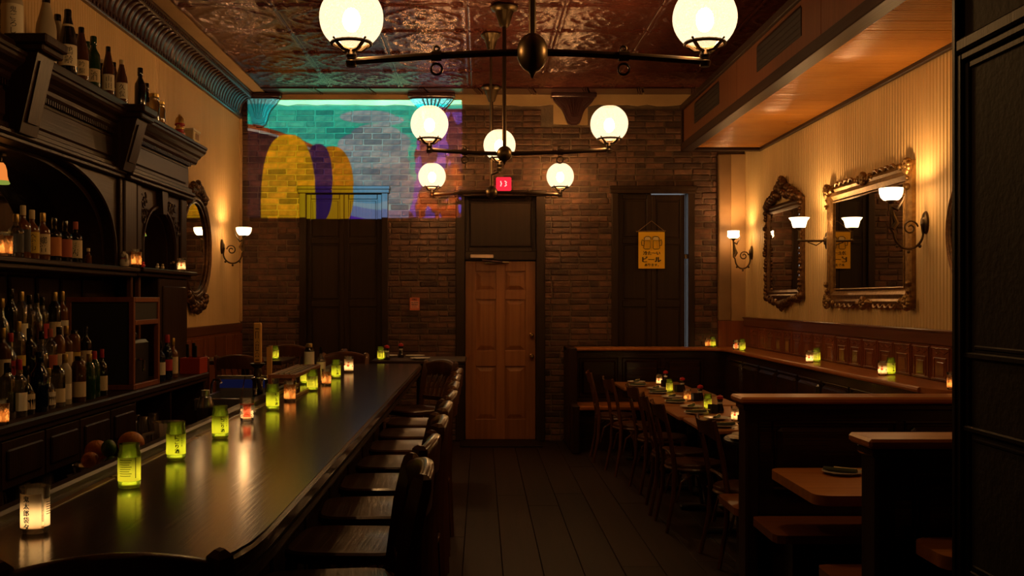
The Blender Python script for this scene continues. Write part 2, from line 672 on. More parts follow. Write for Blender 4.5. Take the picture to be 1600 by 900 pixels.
# ================================================================ STRUCTURE
# ---- floor
fl = tag(MB().box(XL, XR, YF, YB + .3, -.1, -.022).build('floor', M_floor, ang=0), kind='structure')
pw, k = .238, 0
x = XL
while x < XR - .01:
    w = min(pw, XR - x)
    y = YF
    off = RNG.uniform(1.6, 3.8)
    while y < YB - .01:
        y2 = min(YB, y + off)
        MB().cbox(x + .0015, x + w - .0015, y + .0015, y2 - .0015, -.022, RNG.uniform(-.0015, 0), .003).build('plank', M_floor, fl, ang=0)
        y, off = y2, RNG.uniform(2.6, 4.4)
    x += pw

# ---- ceiling: slab, flat border, embossed tin panels
ce = tag(MB().box(XL - .2, XR + .2, YF - .2, YB + .3, ZC + .02, ZC + .12).build('ceiling', M_tin, ang=0), kind='structure')
MB().box(XL, -2.43, YF, YB, ZC - .002, ZC + .02).build('plaster_border', M_plaster, ce, ang=0)


def tin_panel_mesh(w, d):
    n = 44
    vs, fs = [], []
    for j in range(n + 1):
        for i in range(n + 1):
            a, b = i / n * 2 - 1, j / n * 2 - 1
            r = sqrt(a * a + b * b)
            t = math.atan2(b, a)
            h = 0
            h += .011 * math.exp(-((r - .74 - .07 * cos(4 * t)) / .045) ** 2)
            h += .009 * math.exp(-((r - .50 - .10 * cos(8 * t)) / .045) ** 2)
            h += .012 * math.exp(-(r / .13) ** 2) * (1 + .5 * cos(8 * t))
            h += .007 * math.exp(-((r - .30) / .03) ** 2)
            q = max(abs(a), abs(b))
            h += .010 * math.exp(-((q - .955) / .028) ** 2)
            for sa in (-1, 1):
                for sb in (-1, 1):
                    rr = sqrt((a - sa * .82) ** 2 + (b - sb * .82) ** 2)
                    h += .008 * math.exp(-((rr - .16) / .035) ** 2)
            h += .003 * sin(23 * a + 5 * sin(7 * b)) * sin(21 * b + 4 * sin(9 * a)) * (q < .92)
            vs.append(((a + 1) / 2 * w, (b + 1) / 2 * d, -h))
    for j in range(n):
        for i in range(n):
            p = j * (n + 1) + i
            fs.append((p, p + n + 1, p + n + 2, p + 1))
    m_ = MB()
    m_.v, m_.f = vs, fs
    return m_.mesh('tin_panel', 0, False)


tw, td = (XR + 2.43) / 7, (YB - .35 - YF) / 16
tin = tin_panel_mesh(tw - .002, td - .002)
tin.shade_smooth()
for i in range(7):
    for j in range(16):
        place('tin_panel', tin, M_tin, ce, (-2.43 + i * tw + .001, YF + j * td + .001, ZC + .012))
# border strip of smooth tin boards against the back wall
n = 9
for i in range(n):
    w = (XR + 2.43) / n
    xx = -2.43 + i * w
    MB().prism([(xx + .004, YB - .345), (xx + w - .07, YB - .345), (xx + w - .004, YB - .005), (xx + .07, YB - .005)], 'z', ZC - .012, ZC + .02).build('border_board', M_tinc, ce, ang=0)
    mm = MB()
    for q in range(3):
        o_ = q * .024
        mm.tube([(xx + w - .075 + o_, YB - .345, ZC - .006), (xx + w - .009 + o_, YB - .005, ZC - .006)], .010, 6)
    mm.build('border_rib', M_tinc, ce)

# ---- back wall with openings, bricks
OPEN = [(-2.045, -1.066, .62, 2.854), (-.260, .690, 0., 2.800), (1.486, 2.400, .62, 2.854)]
mb = MB()
xs = [XL - .2] + [q for o in OPEN for q in o[:2]] + [XR + .2]
for i in range(0, len(xs), 2):
    mb.box(xs[i], xs[i + 1], YB, YB + .28, -.1, ZC + .02)
for a, b, z0, z1 in OPEN:
    mb.box(a, b, YB, YB + .28, z1, ZC + .02)
    if z0 > 0:
        mb.box(a, b, YB, YB + .28, -.1, z0)
wb = tag(mb.build('wall_back', M_mortar, ang=0), kind='structure')
# plaster band along the top and its drop behind the tin corbel
pb = MB()
edge = [(XL, ZC + .01), (XR, ZC + .01)]
xx = XR
while xx > XL:
    edge.append((xx, 3.80 + RNG.uniform(-.012, .012)))
    xx -= .11
edge.append((XL, 3.80))
pb.prism(edge, 'y', YB - .022, YB + .01)
pb.prism([(.815, 3.585), (1.205, 3.575), (1.205, 3.80), (.815, 3.80)], 'y', YB - .020, YB + .01)
pb.build('plaster_band', M_plaster, wb, ang=0)


def brick_mb(w, h, d, seed):
    r = random.Random(seed)
    m_ = MB().cbox(0, w, 0, d, 0, h, .007)
    m_.v = [(p[0] + r.uniform(-.0025, .0025), p[1] + (r.uniform(-.003, .003) if p[1] < d * .5 else 0), p[2] + r.uniform(-.0025, .0025)) for p in m_.v]
    return m_


BL, BH, BJ = .203, .0565, .0105
var = [brick_mb(BL, BH, .06, 100 + i).mesh('brick', 0) for i in range(7)]
full, rest = [], MB()
rows = int(3.79 / (BH + BJ))
for r_ in range(rows):
    z = .004 + r_ * (BH + BJ)
    x = XL - (BL + BJ) * (.5 if r_ % 2 else 0) + RNG.uniform(-.012, .012)
    while x < 2.68:
        ln = BL if RNG.random() > .14 else .098
        a, b = max(x, XL + .002), min(x + ln, 2.675)
        x += ln + BJ
        segs = [(a, b)]
        for oa, ob, oz0, oz1 in OPEN:
            if z + BH > oz0 - .005 and z < oz1 + .005:
                ns = []
                for p, q in segs:
                    if q <= oa - .006 or p >= ob + .006:
                        ns.append((p, q))
                    else:
                        if p < oa - .03:
                            ns.append((p, oa - .006))
                        if q > ob + .03:
                            ns.append((ob + .006, q))
                segs = ns
        if z + BH > 3.57:
            segs = [s_ for s_ in segs if s_[1] < .81 or s_[0] > 1.21]
        for p, q in segs:
            if q - p < .025:
                continue
            dep = RNG.uniform(-.004, .005)
            if abs((q - p) - BL) < 1e-4:
                full.append((p, YB - .012 + dep, z))
            else:
                mm = brick_mb(q - p, BH, .06, int(p * 1e4) + r_)
                rest.add([(v[0] + p, v[1] + YB - .012 + dep, v[2] + z) for v in mm.v], mm.f)
full.sort(key=lambda p: ((p[0] + .3) / 1.5) ** 2 + ((p[2] - 3.0) / .8) ** 2)
for i, p in enumerate(full):
    if i < 290:
        place('brick', var[RNG.randrange(7)], M_brick, wb, p)
    else:
        mm = brick_mb(BL, BH, .06, i)
        rest.add([(v[0] + p[0], v[1] + p[1], v[2] + p[2]) for v in mm.v], mm.f)
o = rest.build('bricks', M_brick, wb, ang=0)
o['kind'] = 'stuff'

# ---- side and front walls
wl = tag(MB().box(XL - .2, XL, YF - .2, YB + .28, -.1, ZC + .02).build('wall_left', M_wallL, ang=0), kind='structure')
wr = tag(MB().box(XR, XR + .2, YF - .2, YB + .28, -.1, ZC + .02).build('wall_right', M_wallR, ang=0), kind='structure')
tag(MB().box(XL, XR, YF - .2, YF, -.1, ZC + .02).build('wall_front', M_wallF, ang=0), kind='structure')
# corner strips
tag(MB().cbox(XL, XL + .03, YB - .045, YB - .018, 1.35, 3.66, .006).build('trim_1', M_plaster, ang=0), kind='structure')
t2 = tag(MB().cbox(2.675, 2.815, YB - .075, YB - .0, 1.36, 3.24, .01).build('trim_2', mat('tan_casing', (.30, .18, .08), .55, col2=(.2, .115, .05), scale=3), ang=0), kind='structure')
MB().cbox(2.815, XR, YB - .05, YB, 1.36, 3.24, .004).build('plaster_return', M_plaster, t2, ang=0)
MB().cbox(2.675, XR, YB - .075, YB, 0, 1.36, .004).build('wood_foot', M_wains, t2, ang=0)

# ---- tin cornice along the left wall
tc_ = empty('trim_3', (XL, 0, 3.64))
tag(tc_, 'dark painted tin cornice with ribbed cove along the cream wall', kind='structure')
prof = [(0, 0), (.030, 0), (.036, .012), (.036, .045), (.028, .05)]
for i in range(9):
    t = i / 8 * pi / 2
    prof.append((.028 + .115 * (1 - cos(t)), .05 + .165 * sin(t)))
prof += [(.150, .218), (.158, .226), (.158, .262), (.170, .270), (.170, .289), (0, .289)]
MB().prism(prof, 'y', YF, YB - .02).build('cove', M_tinc, tc_)
rib = MB()
pts = []
for i in range(9):
    t = i / 8 * pi / 2
    pts.append((.030 + .115 * (1 - cos(t)), 0, .05 + .165 * sin(t)))
rib.tube(pts, [.012 + .030 * sin(pi * (i + 1.5) / 11) for i in range(9)], 8, flat=.42)
ribm = rib.mesh('rib')
den = MB().cbox(.030, .046, -.020, .020, .013, .044, .004).mesh('dentil')
bead = MB().cbox(.155, .168, -.014, .014, .232, .258, .004).mesh('bead_block')
y = 4.6
while y < YB - .1:
    place('rib', ribm, M_tinc, tc_, (0, y, 0))
    y += .098
y = 4.6
while y < YB - .06:
    place('dentil', den, M_tinc, tc_, (0, y, 0))
    y += .066
mm = MB()
y = 4.6
while y < YB - .06:
    mm.cbox(.155, .168, y - .014, y + .014, .232, .258, .004)
    y += .045
o = mm.build('bead_row', M_tinc, tc_, ang=0)
o['kind'] = 'stuff'

# ---- tin corbels on the back wall


def corbel(name, xc, w, zt, h, label, half=False):
    pts = [(-.5, 0), (-.49, -.10), (-.44, -.20), (-.36, -.32), (-.28, -.44), (-.225, -.60), (-.19, -.78), (-.15, -.92), (-.06, -1)]
    poly = [(p[0] * w, p[1] * h) for p in pts]
    poly = poly + [(-p[0], p[1]) for p in poly[::-1]]
    root = empty(name, (xc, YB - .02, zt))
    tag(root, label, kind='structure')
    dep = [(-.06, 1.0), (-.10, .93), (-.125, .80)]
    mb_ = MB().prism(poly, 'y', -.05, 0)
    for d_, s_ in ((-.08, .90), (-.10, .74)):
        mb_.prism([(p[0] * s_, p[1] * (s_ * .97) - .012) for p in poly], 'y', d_, d_ + .03)
    mb_.build('corbel_body', M_tinc, root, ang=0)
    q = MB()
    for i in range(5):
        q.tube([((i - 2) * w * .10, -.105, -.05 * h - .02), ((i - 2) * w * .055, -.11, -.45 * h), ((i - 2) * w * .03, -.105, -.74 * h)], [.010, .008, .004], 6)
    q.build('corbel_rib', M_tinc, root)
    MB().cbox(-w * .54, w * .54, -.12, 0, -.012, .03, .006).build('corbel_cap', M_tinc, root, ang=0)
    return root


corbel('trim_4', 1.04, .47, 3.885, .32, 'bell-shaped red tin corbel on the plaster beside the right globe')
corbel('trim_5', -.56, .49, 3.885, .33, 'bell-shaped tin corbel at the edge of the projected picture')
cb = corbel('trim_6', -2.50, .46, 3.885, .34, 'tin corbel in the corner under the ribbed cornice')

# ---- panelled soffit box above the right wall
so = empty('ceiling_soffit', (2.15, 10.9, 3.2))
tag(so, 'long boxed wooden soffit with vents above the mirrors', kind='structure')
SX0, SX1, SY0, SY1, SZ0, SZ1 = 2.15, XR, YF, 10.9, 3.215, 3.64


def sof(mb_, name, m_, par=so, ang=0):
    mb_.v = [(p[0] - 2.15, p[1] - 10.9, p[2] - 3.2) for p in mb_.v]
    return mb_.build(name, m_, par, ang=ang)


sof(MB().box(SX0 + .015, SX1, SY0, SY1, SZ0 + .02, SZ1 - .01), 'soffit_body', M_soffit)
yy = SY1 - .03
pi_ = 0
cuts = [10.87, 8.62, 6.48, 4.34, 2.2, YF]
for a, b in zip(cuts, cuts[1:]):
    sof(MB().cbox(SX0, SX0 + .02, b + .003, a - .003, SZ0 + .05, SZ1 - .02, .003), 'face_panel', M_soffit)
for y0, y1 in ((9.25, 10.32), (6.87, 7.98), (4.4, 5.5)):
    fr = sof(MB().cbox(SX0 - .006, SX0 + .01, y0, y1, SZ0 + .155, SZ1 - .075, .004), 'vent', M_black)
    mm = MB()
    for q in range(5):
        z = SZ0 + .175 + q * .043
        mm.prism([(SX0 - .008, z), (SX0 - .004, z), (SX0 + .004, z + .022), (SX0 + 0, z + .022)], 'y', y0 + .02, y1 - .02)
    sof(mm, 'vent_louvre', M_darky)
# boards of the underside run across; dark rims around them
y = SY1 - .06
bw = .214
while y > 2.0:
    sof(MB().cbox(SX0 + .10, SX1 - .03, y - bw + .0015, y - .0015, SZ0 - .004, SZ0 + .022, .003), 'soffit_board',
        MATS.get('soffit_underside') or fluted('soffit_underside', (.66, .28, .035), (.48, .19, .022), 'y', .034, rough=.24, depth=.75))
    y -= bw
sof(MB().box(SX0 + .10, SX1 - .03, SY0, y, SZ0 - .003, SZ0 + .02), 'soffit_board', MATS['soffit_underside'])
sof(MB().cbox(SX0 - .022, SX0 + .10, SY0, SY1 + .02, SZ0 - .035, SZ0 + .05, .006), 'rim', M_darky)
sof(MB().cbox(SX0 + .10, SX1, SY1 - .06, SY1 + .02, SZ0 - .035, SZ0 + .02, .006), 'rim', M_darkx)
sof(MB().cbox(SX1 - .035, SX1, SY0, SY1 - .06, SZ0 - .035, SZ0 + .02, .006), 'rim', M_darky)
sof(MB().cbox(SX0 - .03, SX0 + .06, SY0, SY1 + .02, SZ1 - .03, SZ1 + .035, .006), 'rim', M_darky)
sof(MB().cbox(SX0 - .022, SX1, SY1 - .02, SY1 + .03, SZ0 - .035, SZ1 + .03, .006), 'end_panel', M_darkx)

# ---- wainscots: right wall above the ledge, left wall
wn = empty('trim_7', (XR, 0, 1.07))
tag(wn, 'red-brown embossed wainscot under a dark band along the right wall', kind='structure')
MB().cbox(-.03, 0, 5.2, YB - .08, .235, .325, .006).build('band', M_wband, wn, ang=0)
MB().cbox(-.045, 0, 5.2, YB - .08, .318, .335, .005).build('cap_bead', M_wband, wn, ang=0)
MB().box(-.012, 0, 5.2, YB - .08, 0, .24).build('backing', M_wains, wn, ang=0)
y = 5.25
i = 0
while y < YB - .35:
    pw_ = .30
    p = MB().cbox(-.020, -.010, y + .006, y + pw_ - .006, .004, .230, .003).build('panel', M_wains, wn, ang=0)
    mm = MB()
    cy = y + pw_ / 2
    for s_, zt in ((.128, .215), (.085, .150)):
        mm.tube([(-.021, cy - s_, .018), (-.021, cy - s_, zt), (-.021, cy + s_, zt), (-.021, cy + s_, .018)], .0065, 6, closed=True)
    mm.tube([(-.021, cy - .10, .195), (-.021, cy - .05, .178), (-.021, cy, .195), (-.021, cy + .05, .178), (-.021, cy + .10, .195)], .005, 5)
    mm.cbox(-.025, -.018, cy - .055, cy + .055, .035, .125, .004)
    mm.build('moulding', M_wains, p)
    y += pw_
    i += 1
wn2 = empty('trim_8', (XL, 0, 0))
tag(wn2, 'dark wainscot below the oval mirror on the left wall', kind='structure')
MB().cbox(0, .03, 8.3, YB - .02, 1.25, 1.34, .006).build('band', M_wband, wn2, ang=0)
MB().box(0, .012, 8.3, YB - .02, 0, 1.25).build('backing', M_wains, wn2, ang=0)
y = 8.35
while y < YB - .3:
    MB().cbox(.008, .024, y, y + .38, .12, 1.22, .006).build('panel', M_wains, wn2, ang=0)
    y += .42


# ---- shuttered windows and the door on the back wall
def shutter_window(name, op, gap_r, label, split=2):
    a, b, z0, z1 = op
    root = empty(name, (a, YB, z0))
    tag(root, label, kind='structure')
    W, H = b - a, z1 - z0

    def P(mb_, nm, m_, par=root):
        return mb_.build(nm, m_, par, ang=0)
    P(MB().box(0, W, .255, .265, 0, H), 'pane', M_day)
    fw = .062
    P(MB().cbox(-.012, fw, -.035, .28, 0, H, .006), 'frame', M_shutter)
    P(MB().cbox(W - fw, W + .012, -.035, .28, 0, H, .006), 'frame', M_shutter)
    P(MB().cbox(-.03, W + .03, -.05, .28, H - .055, H + .02, .008), 'frame', M_shutter)
    P(MB().cbox(-.03, W + .03, -.06, .28, -.02, .04, .008), 'sill', M_shutter)
    P(MB().cbox(-.035, W + .035, -.062, -.035, H - .012, H + .03, .006), 'frame', M_shutter)
    # frame of the sash behind
    for xx in ((.10, W / 2 - .02, W - .14) if not gap_r else (.1, W / 2 - .02, W - fw - gap_r + .010)):
        P(MB().box(xx, xx + (.013 if gap_r else .035), *((.225, .25) if not gap_r or xx < W * .7 else (.050, .062)), .04, H - .055), 'sash_bar', M_shutter)
    lw = (W - 2 * fw - gap_r) / 2
    for i in range(2):
        x0 = fw + i * lw
        x1 = x0 + lw - .0005
        zb, zt = .04, (H - .066 if gap_r and i else H - .055)
        leaf = P(MB().box(x0 + .01, x1 - .01, .030, .040, zb + .01, zt - .01), 'shutter', M_shutter)
        st = .052
        for xa in (x0, x1 - st):
            P(MB().cbox(xa, xa + st, .015, .048, zb, zt, .005), 'stile', M_shutter, leaf)
        hh = zt - zb
        for za, zz in ((zb, zb + .09), (zb + hh * .40, zb + hh * .40 + .075), (zb + hh * .735, zb + hh * .735 + .065), (zt - .06, zt)):
            P(MB().cbox(x0 + st, x1 - st, .016, .047, za, zz, .005), 'rail', M_shutter, leaf)
        for za, zz in ((zb + .09, zb + hh * .40), (zb + hh * .40 + .075, zb + hh * .735), (zb + hh * .735 + .065, zt - .06)):
            P(MB().cbox(x0 + st + .016, x1 - st - .016, .022, .034, za + .018, zz - .018, .010), 'panel', M_shutter, leaf)
        for zh in (zb + .2, zb + hh * .66):
            if gap_r and i == 1:
                P(MB().cbox(x1, W - fw + .01, .020, .030, zh, zh + .05, .002), 'hinge', M_bronze, leaf)
    return root


shutter_window('window_1', OPEN[0], .0, 'tall dark shuttered window behind the bar end under the projected picture')
shutter_window('window_2', OPEN[2], .028, 'tall dark shuttered window with daylight leaking past its shutter')

dr = empty('door_1', (OPEN[1][0], YB, 0))
tag(dr, 'brown six-panel wooden door under a dark transom panel', kind='structure')
W = OPEN[1][1] - OPEN[1][0]


def D(mb_, nm, m_, par=dr, ang=0):
    return mb_.build(nm, m_, par, ang=ang)


dx0, dx1, dz1 = .080, .876, 2.035
D(MB().cbox(-.03, dx0 - .006, -.04, .2, 0, 2.80, .008), 'frame', M_shutter)
D(MB().cbox(dx1 + .006, W + .03, -.04, .2, 0, 2.80, .008), 'frame', M_shutter)
D(MB().cbox(-.05, W + .05, -.055, .2, 2.765, 2.835, .008), 'frame', M_shutter)
D(MB().cbox(dx0 - .006, dx1 + .006, -.012, .15, 2.045, 2.145, .006), 'frame', M_shutter)
tr = D(MB().box(dx0 - .006, dx1 + .006, .06, .08, 2.14, 2.77), 'transom_panel', M_shutter)
D(MB().cbox(dx0 + .05, dx1 - .05, .040, .062, 2.20, 2.70, .014), 'panel', M_shutter, tr)
for q in ((dx0 - .004, dx0 + .035, 2.145, 2.765), (dx1 - .035, dx1 + .004, 2.145, 2.765), (dx0 + .035, dx1 - .035, 2.145, 2.185), (dx0 + .035, dx1 - .035, 2.725, 2.765)):
    D(MB().cbox(q[0], q[1], .02, .07, q[2], q[3], .006), 'moulding', M_shutter, tr)
leaf = D(MB().box(dx0 + .004, dx1 - .004, .052, .075, .014, dz1 - .004), 'door_leaf', M_door)
dw = dx1 - dx0
st = .115
ms = .10
for a, b in ((dx0, dx0 + st), (dx1 - st, dx1), ((dx0 + dx1) / 2 - ms / 2, (dx0 + dx1) / 2 + ms / 2)):
    D(MB().cbox(a, b, .035, .078, .01, dz1, .004), 'stile', M_door, leaf)
cells = [(dx0 + st, (dx0 + dx1) / 2 - ms / 2), ((dx0 + dx1) / 2 + ms / 2, dx1 - st)]
rails = [(.01, .24), (.84, 1.02), (1.60, 1.70), (1.92, dz1)]
for a, b in cells:
    for z0, z1 in rails:
        D(MB().cbox(a, b, .036, .077, z0, z1, .004), 'rail', M_door, leaf)
    for z0, z1 in ((.24, .84), (1.02, 1.60), (1.70, 1.92)):
        mm = MB()
        i1, i2 = .018, .055
        vs = [(a + i1, .051, z0 + i1), (b - i1, .051, z0 + i1), (b - i1, .051, z1 - i1), (a + i1, .051, z1 - i1),
              (a + i2, .040, z0 + i2), (b - i2, .040, z0 + i2), (b - i2, .040, z1 - i2), (a + i2, .040, z1 - i2)]
        mm.add(vs, [(0, 1, 5, 4), (1, 2, 6, 5), (2, 3, 7, 6), (3, 0, 4, 7), (4, 5, 6, 7)])
        D(mm, 'panel', M_door, leaf)
for z in (.955, 1.195):
    D(MB().lathe([(0, 0), (.026, 0), (.026, .008), (.010, .014), (.010, .03), (.022, .04), (.026, .055), (.016, .07), (0, .072)], (0, 0, 0), 14).xf(Matrix.Translation((dx1 - .045, .036, z)) @ Matrix.Rotation(pi / 2, 4, 'X')), 'knob', M_brass, leaf, 40)
cl = D(MB().cbox(.135, .40, -.065, -.012, 2.066, 2.108, .008), 'door_closer', mat('pinkish_steel', (.55, .40, .30), .35, .7))
D(MB().tube([(.27, -.035, 2.066), (.27, -.05, 2.045), (.50, -.075, 2.022), (.57, -.02, 2.02)], .009, 8), 'closer_arm', M_chrome, cl)
D(MB().cbox(.30, .52, -.030, .03, 2.006, 2.028, .003), 'closer_shoe', M_bronze, cl)
D(MB().cbox(dx0 - .05, dx1 + .05, -.5, -.0, 0, .012, .004), 'threshold', M_floor)

# ---- panelled vestibule wall in the foreground
vb = empty('wall_vestibule', (1.55, 3.34, 0))
tag(vb, 'black-brown panelled vestibule wall rising in front of the booths', kind='structure')


def V(mb_, nm, m_, par=vb, ang=0):
    mb_.v = [(p[0] - 1.55, p[1] - 3.34, p[2]) for p in mb_.v]
    return mb_.build(nm, m_, par, ang=ang)


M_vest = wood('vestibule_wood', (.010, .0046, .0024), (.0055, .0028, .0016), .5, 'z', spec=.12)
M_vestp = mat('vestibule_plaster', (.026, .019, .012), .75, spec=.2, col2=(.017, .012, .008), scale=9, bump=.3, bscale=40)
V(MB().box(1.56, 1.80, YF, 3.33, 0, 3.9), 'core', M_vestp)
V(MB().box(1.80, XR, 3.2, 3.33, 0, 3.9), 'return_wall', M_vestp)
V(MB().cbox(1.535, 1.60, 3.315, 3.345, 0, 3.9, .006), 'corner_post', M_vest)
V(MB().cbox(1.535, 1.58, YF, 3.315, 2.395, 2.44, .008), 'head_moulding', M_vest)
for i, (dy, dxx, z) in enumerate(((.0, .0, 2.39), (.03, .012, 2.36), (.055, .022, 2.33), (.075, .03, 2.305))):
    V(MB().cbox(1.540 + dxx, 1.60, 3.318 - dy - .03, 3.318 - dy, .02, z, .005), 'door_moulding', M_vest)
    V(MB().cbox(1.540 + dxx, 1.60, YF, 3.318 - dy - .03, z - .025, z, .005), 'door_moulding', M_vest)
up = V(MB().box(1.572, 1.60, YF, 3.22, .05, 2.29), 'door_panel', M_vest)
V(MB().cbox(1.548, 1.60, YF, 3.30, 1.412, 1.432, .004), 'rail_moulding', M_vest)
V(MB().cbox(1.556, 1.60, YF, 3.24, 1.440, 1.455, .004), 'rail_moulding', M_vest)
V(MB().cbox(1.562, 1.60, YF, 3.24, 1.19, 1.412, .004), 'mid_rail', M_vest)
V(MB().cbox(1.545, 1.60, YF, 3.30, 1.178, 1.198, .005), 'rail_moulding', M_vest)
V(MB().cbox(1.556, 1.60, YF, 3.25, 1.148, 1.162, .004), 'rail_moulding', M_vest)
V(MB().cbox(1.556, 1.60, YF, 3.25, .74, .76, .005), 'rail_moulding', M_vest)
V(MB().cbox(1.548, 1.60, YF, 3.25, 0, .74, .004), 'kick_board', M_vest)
# ================================================================ LAMPS
# projector body on the ceiling, above the frame of the photograph
pj = empty('video_projector', (PJ.x, PJ.y, PJ.z))
tag(pj, 'black video projector hung from the tin ceiling above the bar', 'projector')
MB().cbox(-.15, .15, -.34, -.03, -.075, .075, .012).build('body', M_black, pj, ang=0)
MB().cbox(-.02, .02, -.2, -.16, .075, .20, .004).build('mount', M_rod, pj, ang=0)

globe_prof = []
for i in range(15):
    t = -pi / 2 + .60 + (pi - .60 - .40) * i / 14
    globe_prof.append((.15 * cos(t), .15 * sin(t)))
globe_me = MB().lathe(globe_prof, (0, 0, 0), 28).mesh('globe', 60)
bulb_me = MB().ball((0, 0, -.01), .042, 12, 8, (1, 1, 1.35)).mesh('bulb', 60)


def cup(mb_, c, s=1.0):
    x, y, z = c
    ring = [(x + .092 * s * cos(a), y + .092 * s * sin(a), z) for a in [2 * pi * i / 20 for i in range(20)]]
    mb_.tube(ring, .009 * s, 6, closed=True)
    for i in range(4):
        a = pi / 4 + i * pi / 2
        mb_.tube([(x + .09 * s * cos(a), y + .09 * s * sin(a), z), (x + .05 * s * cos(a), y + .05 * s * sin(a), z - .03 * s), (x, y, z - .035 * s)], .010 * s, 6)
        mb_.ball((x + .10 * s * cos(a), y + .10 * s * sin(a), z + .012 * s), .008 * s, 6, 4)
    mb_.lathe([(0, -.11), (.022, -.11), (.028, -.085), (.018, -.075), (.026, -.055), (.016, -.03), (0, -.03)], c, 12)


def chandelier(X, Y, zb, aL, aR, dropL, dropR, ball, label, ell=1.25):
    root = empty('gas_chandelier', (X, Y, ZC))
    tag(root, label, 'chandelier', 'globe chandeliers down the middle of the room')
    h = zb - ZC
    MB().lathe([(0, 0), (.105, 0), (.11, -.012), (.10, -.03), (.075, -.045), (.06, -.09), (.04, -.15), (.03, -.165), (0, -.165)], (0, 0, 0), 20).build('canopy', M_bronze, root)
    MB().tube([(0, 0, -.15), (0, 0, h + ball)], .017, 10).build('rod', M_rod, root)
    MB().ball((0, 0, h), ball, 24, 16, (1, 1, ell)).build('ball', M_bronze, root, ang=60)
    MB().lathe([(0, -ball * ell - .03), (.006, -ball * ell - .026), (.012, -ball * ell - .012), (.022, -ball * ell + .004), (0, -ball * ell + .01)], (0, 0, h), 10).build('finial', M_bronze, root)
    for sgn, a, dr_ in ((-1, aL, dropL), (1, aR, dropR)):
        pts = [(sgn * (ball * .9 + (a - ball * .9) * t), 0, h + dr_ * (t ** 1.4)) for t in [i / 8 for i in range(9)]]
        arm = MB().tube(pts, .0165, 10)
        arm.lathe([(0, -.022), (.02, -.022), (.024, 0), (.02, .02), (0, .02)], (sgn * a, 0, h + dr_), 12)
        ao = arm.build('arm', M_rod, root)
        q = .53 * a
        zz = h + dr_ * (.5 ** 1.4)
        rg = MB()
        rg.tube([(sgn * q - .024, 0, zz), (sgn * q + .024, 0, zz)], .024, 10)
        for zo, r_ in ((-.062, .026), (.034, .012)):
            rg.tube([(sgn * q + r_ * cos(t), 0, zz + zo + r_ * sin(t)) for t in [2 * pi * i / 16 for i in range(16)]], .006, 6, closed=True)
        rg.build('ring_valve', M_rod, ao)
        gz = h + dr_ + .205
        cm = MB()
        cup(cm, (sgn * a, 0, h + dr_ + .085))
        cu_ = cm.build('globe_cup', M_rod, root)
        place('globe', globe_me, M_globe, cu_, (sgn * a, 0, gz))
        place('bulb', bulb_me, M_bulb, cu_, (sgn * a, 0, gz))
    return root


chandelier(.24, 4.81, 2.76, .85, .81, -.042, -.042, .0735, 'nearest and largest two-globe chandelier with egg-shaped dark hub')
chandelier(.183, 8.14, 2.76, .595, .834, .03, .03, .062, 'middle two-globe chandelier crossing the right edge of the projected picture', 1.0)
chandelier(.1125, 11.22, 2.775, .652, .752, -.03, -.03, .068, 'farthest and smallest two-globe chandelier above the brown door', 1.0)

g4 = empty('globe_pendant', (.085, 8.98, ZC))
tag(g4, 'single globe pendant partly hidden behind the middle chandelier hub', 'pendant lamp')
MB().lathe([(0, 0), (.085, 0), (.09, -.012), (.08, -.03), (.06, -.045), (.045, -.09), (.03, -.14), (0, -.14)], (0, 0, 0), 20).build('canopy', M_bronze, g4)
gz = 2.93 - ZC
MB().tube([(0, 0, -.12), (0, 0, gz - .21), (.01, -.02, gz - .235), (.072, -.16, gz - .225)], .011, 8).build('rod', M_rod, g4)
cm = MB()
cup(cm, (.072, -.16, gz - .115), .9)
cu_ = cm.build('globe_cup', M_rod, g4)
o = place('globe', globe_me, M_globe, cu_, (.072, -.16, gz))
o.scale = (.92,) * 3
o = place('bulb', bulb_me, M_bulb, cu_, (.072, -.16, gz))


# ---- wall sconces
def scroll(cx, cz, r0, r1, a0, a1, n=22, w=.007):
    return [(cx + (r0 + (r1 - r0) * i / n) * cos(a0 + (a1 - a0) * i / n), 0, cz + (r0 + (r1 - r0) * i / n) * sin(a0 + (a1 - a0) * i / n)) for i in range(n + 1)]


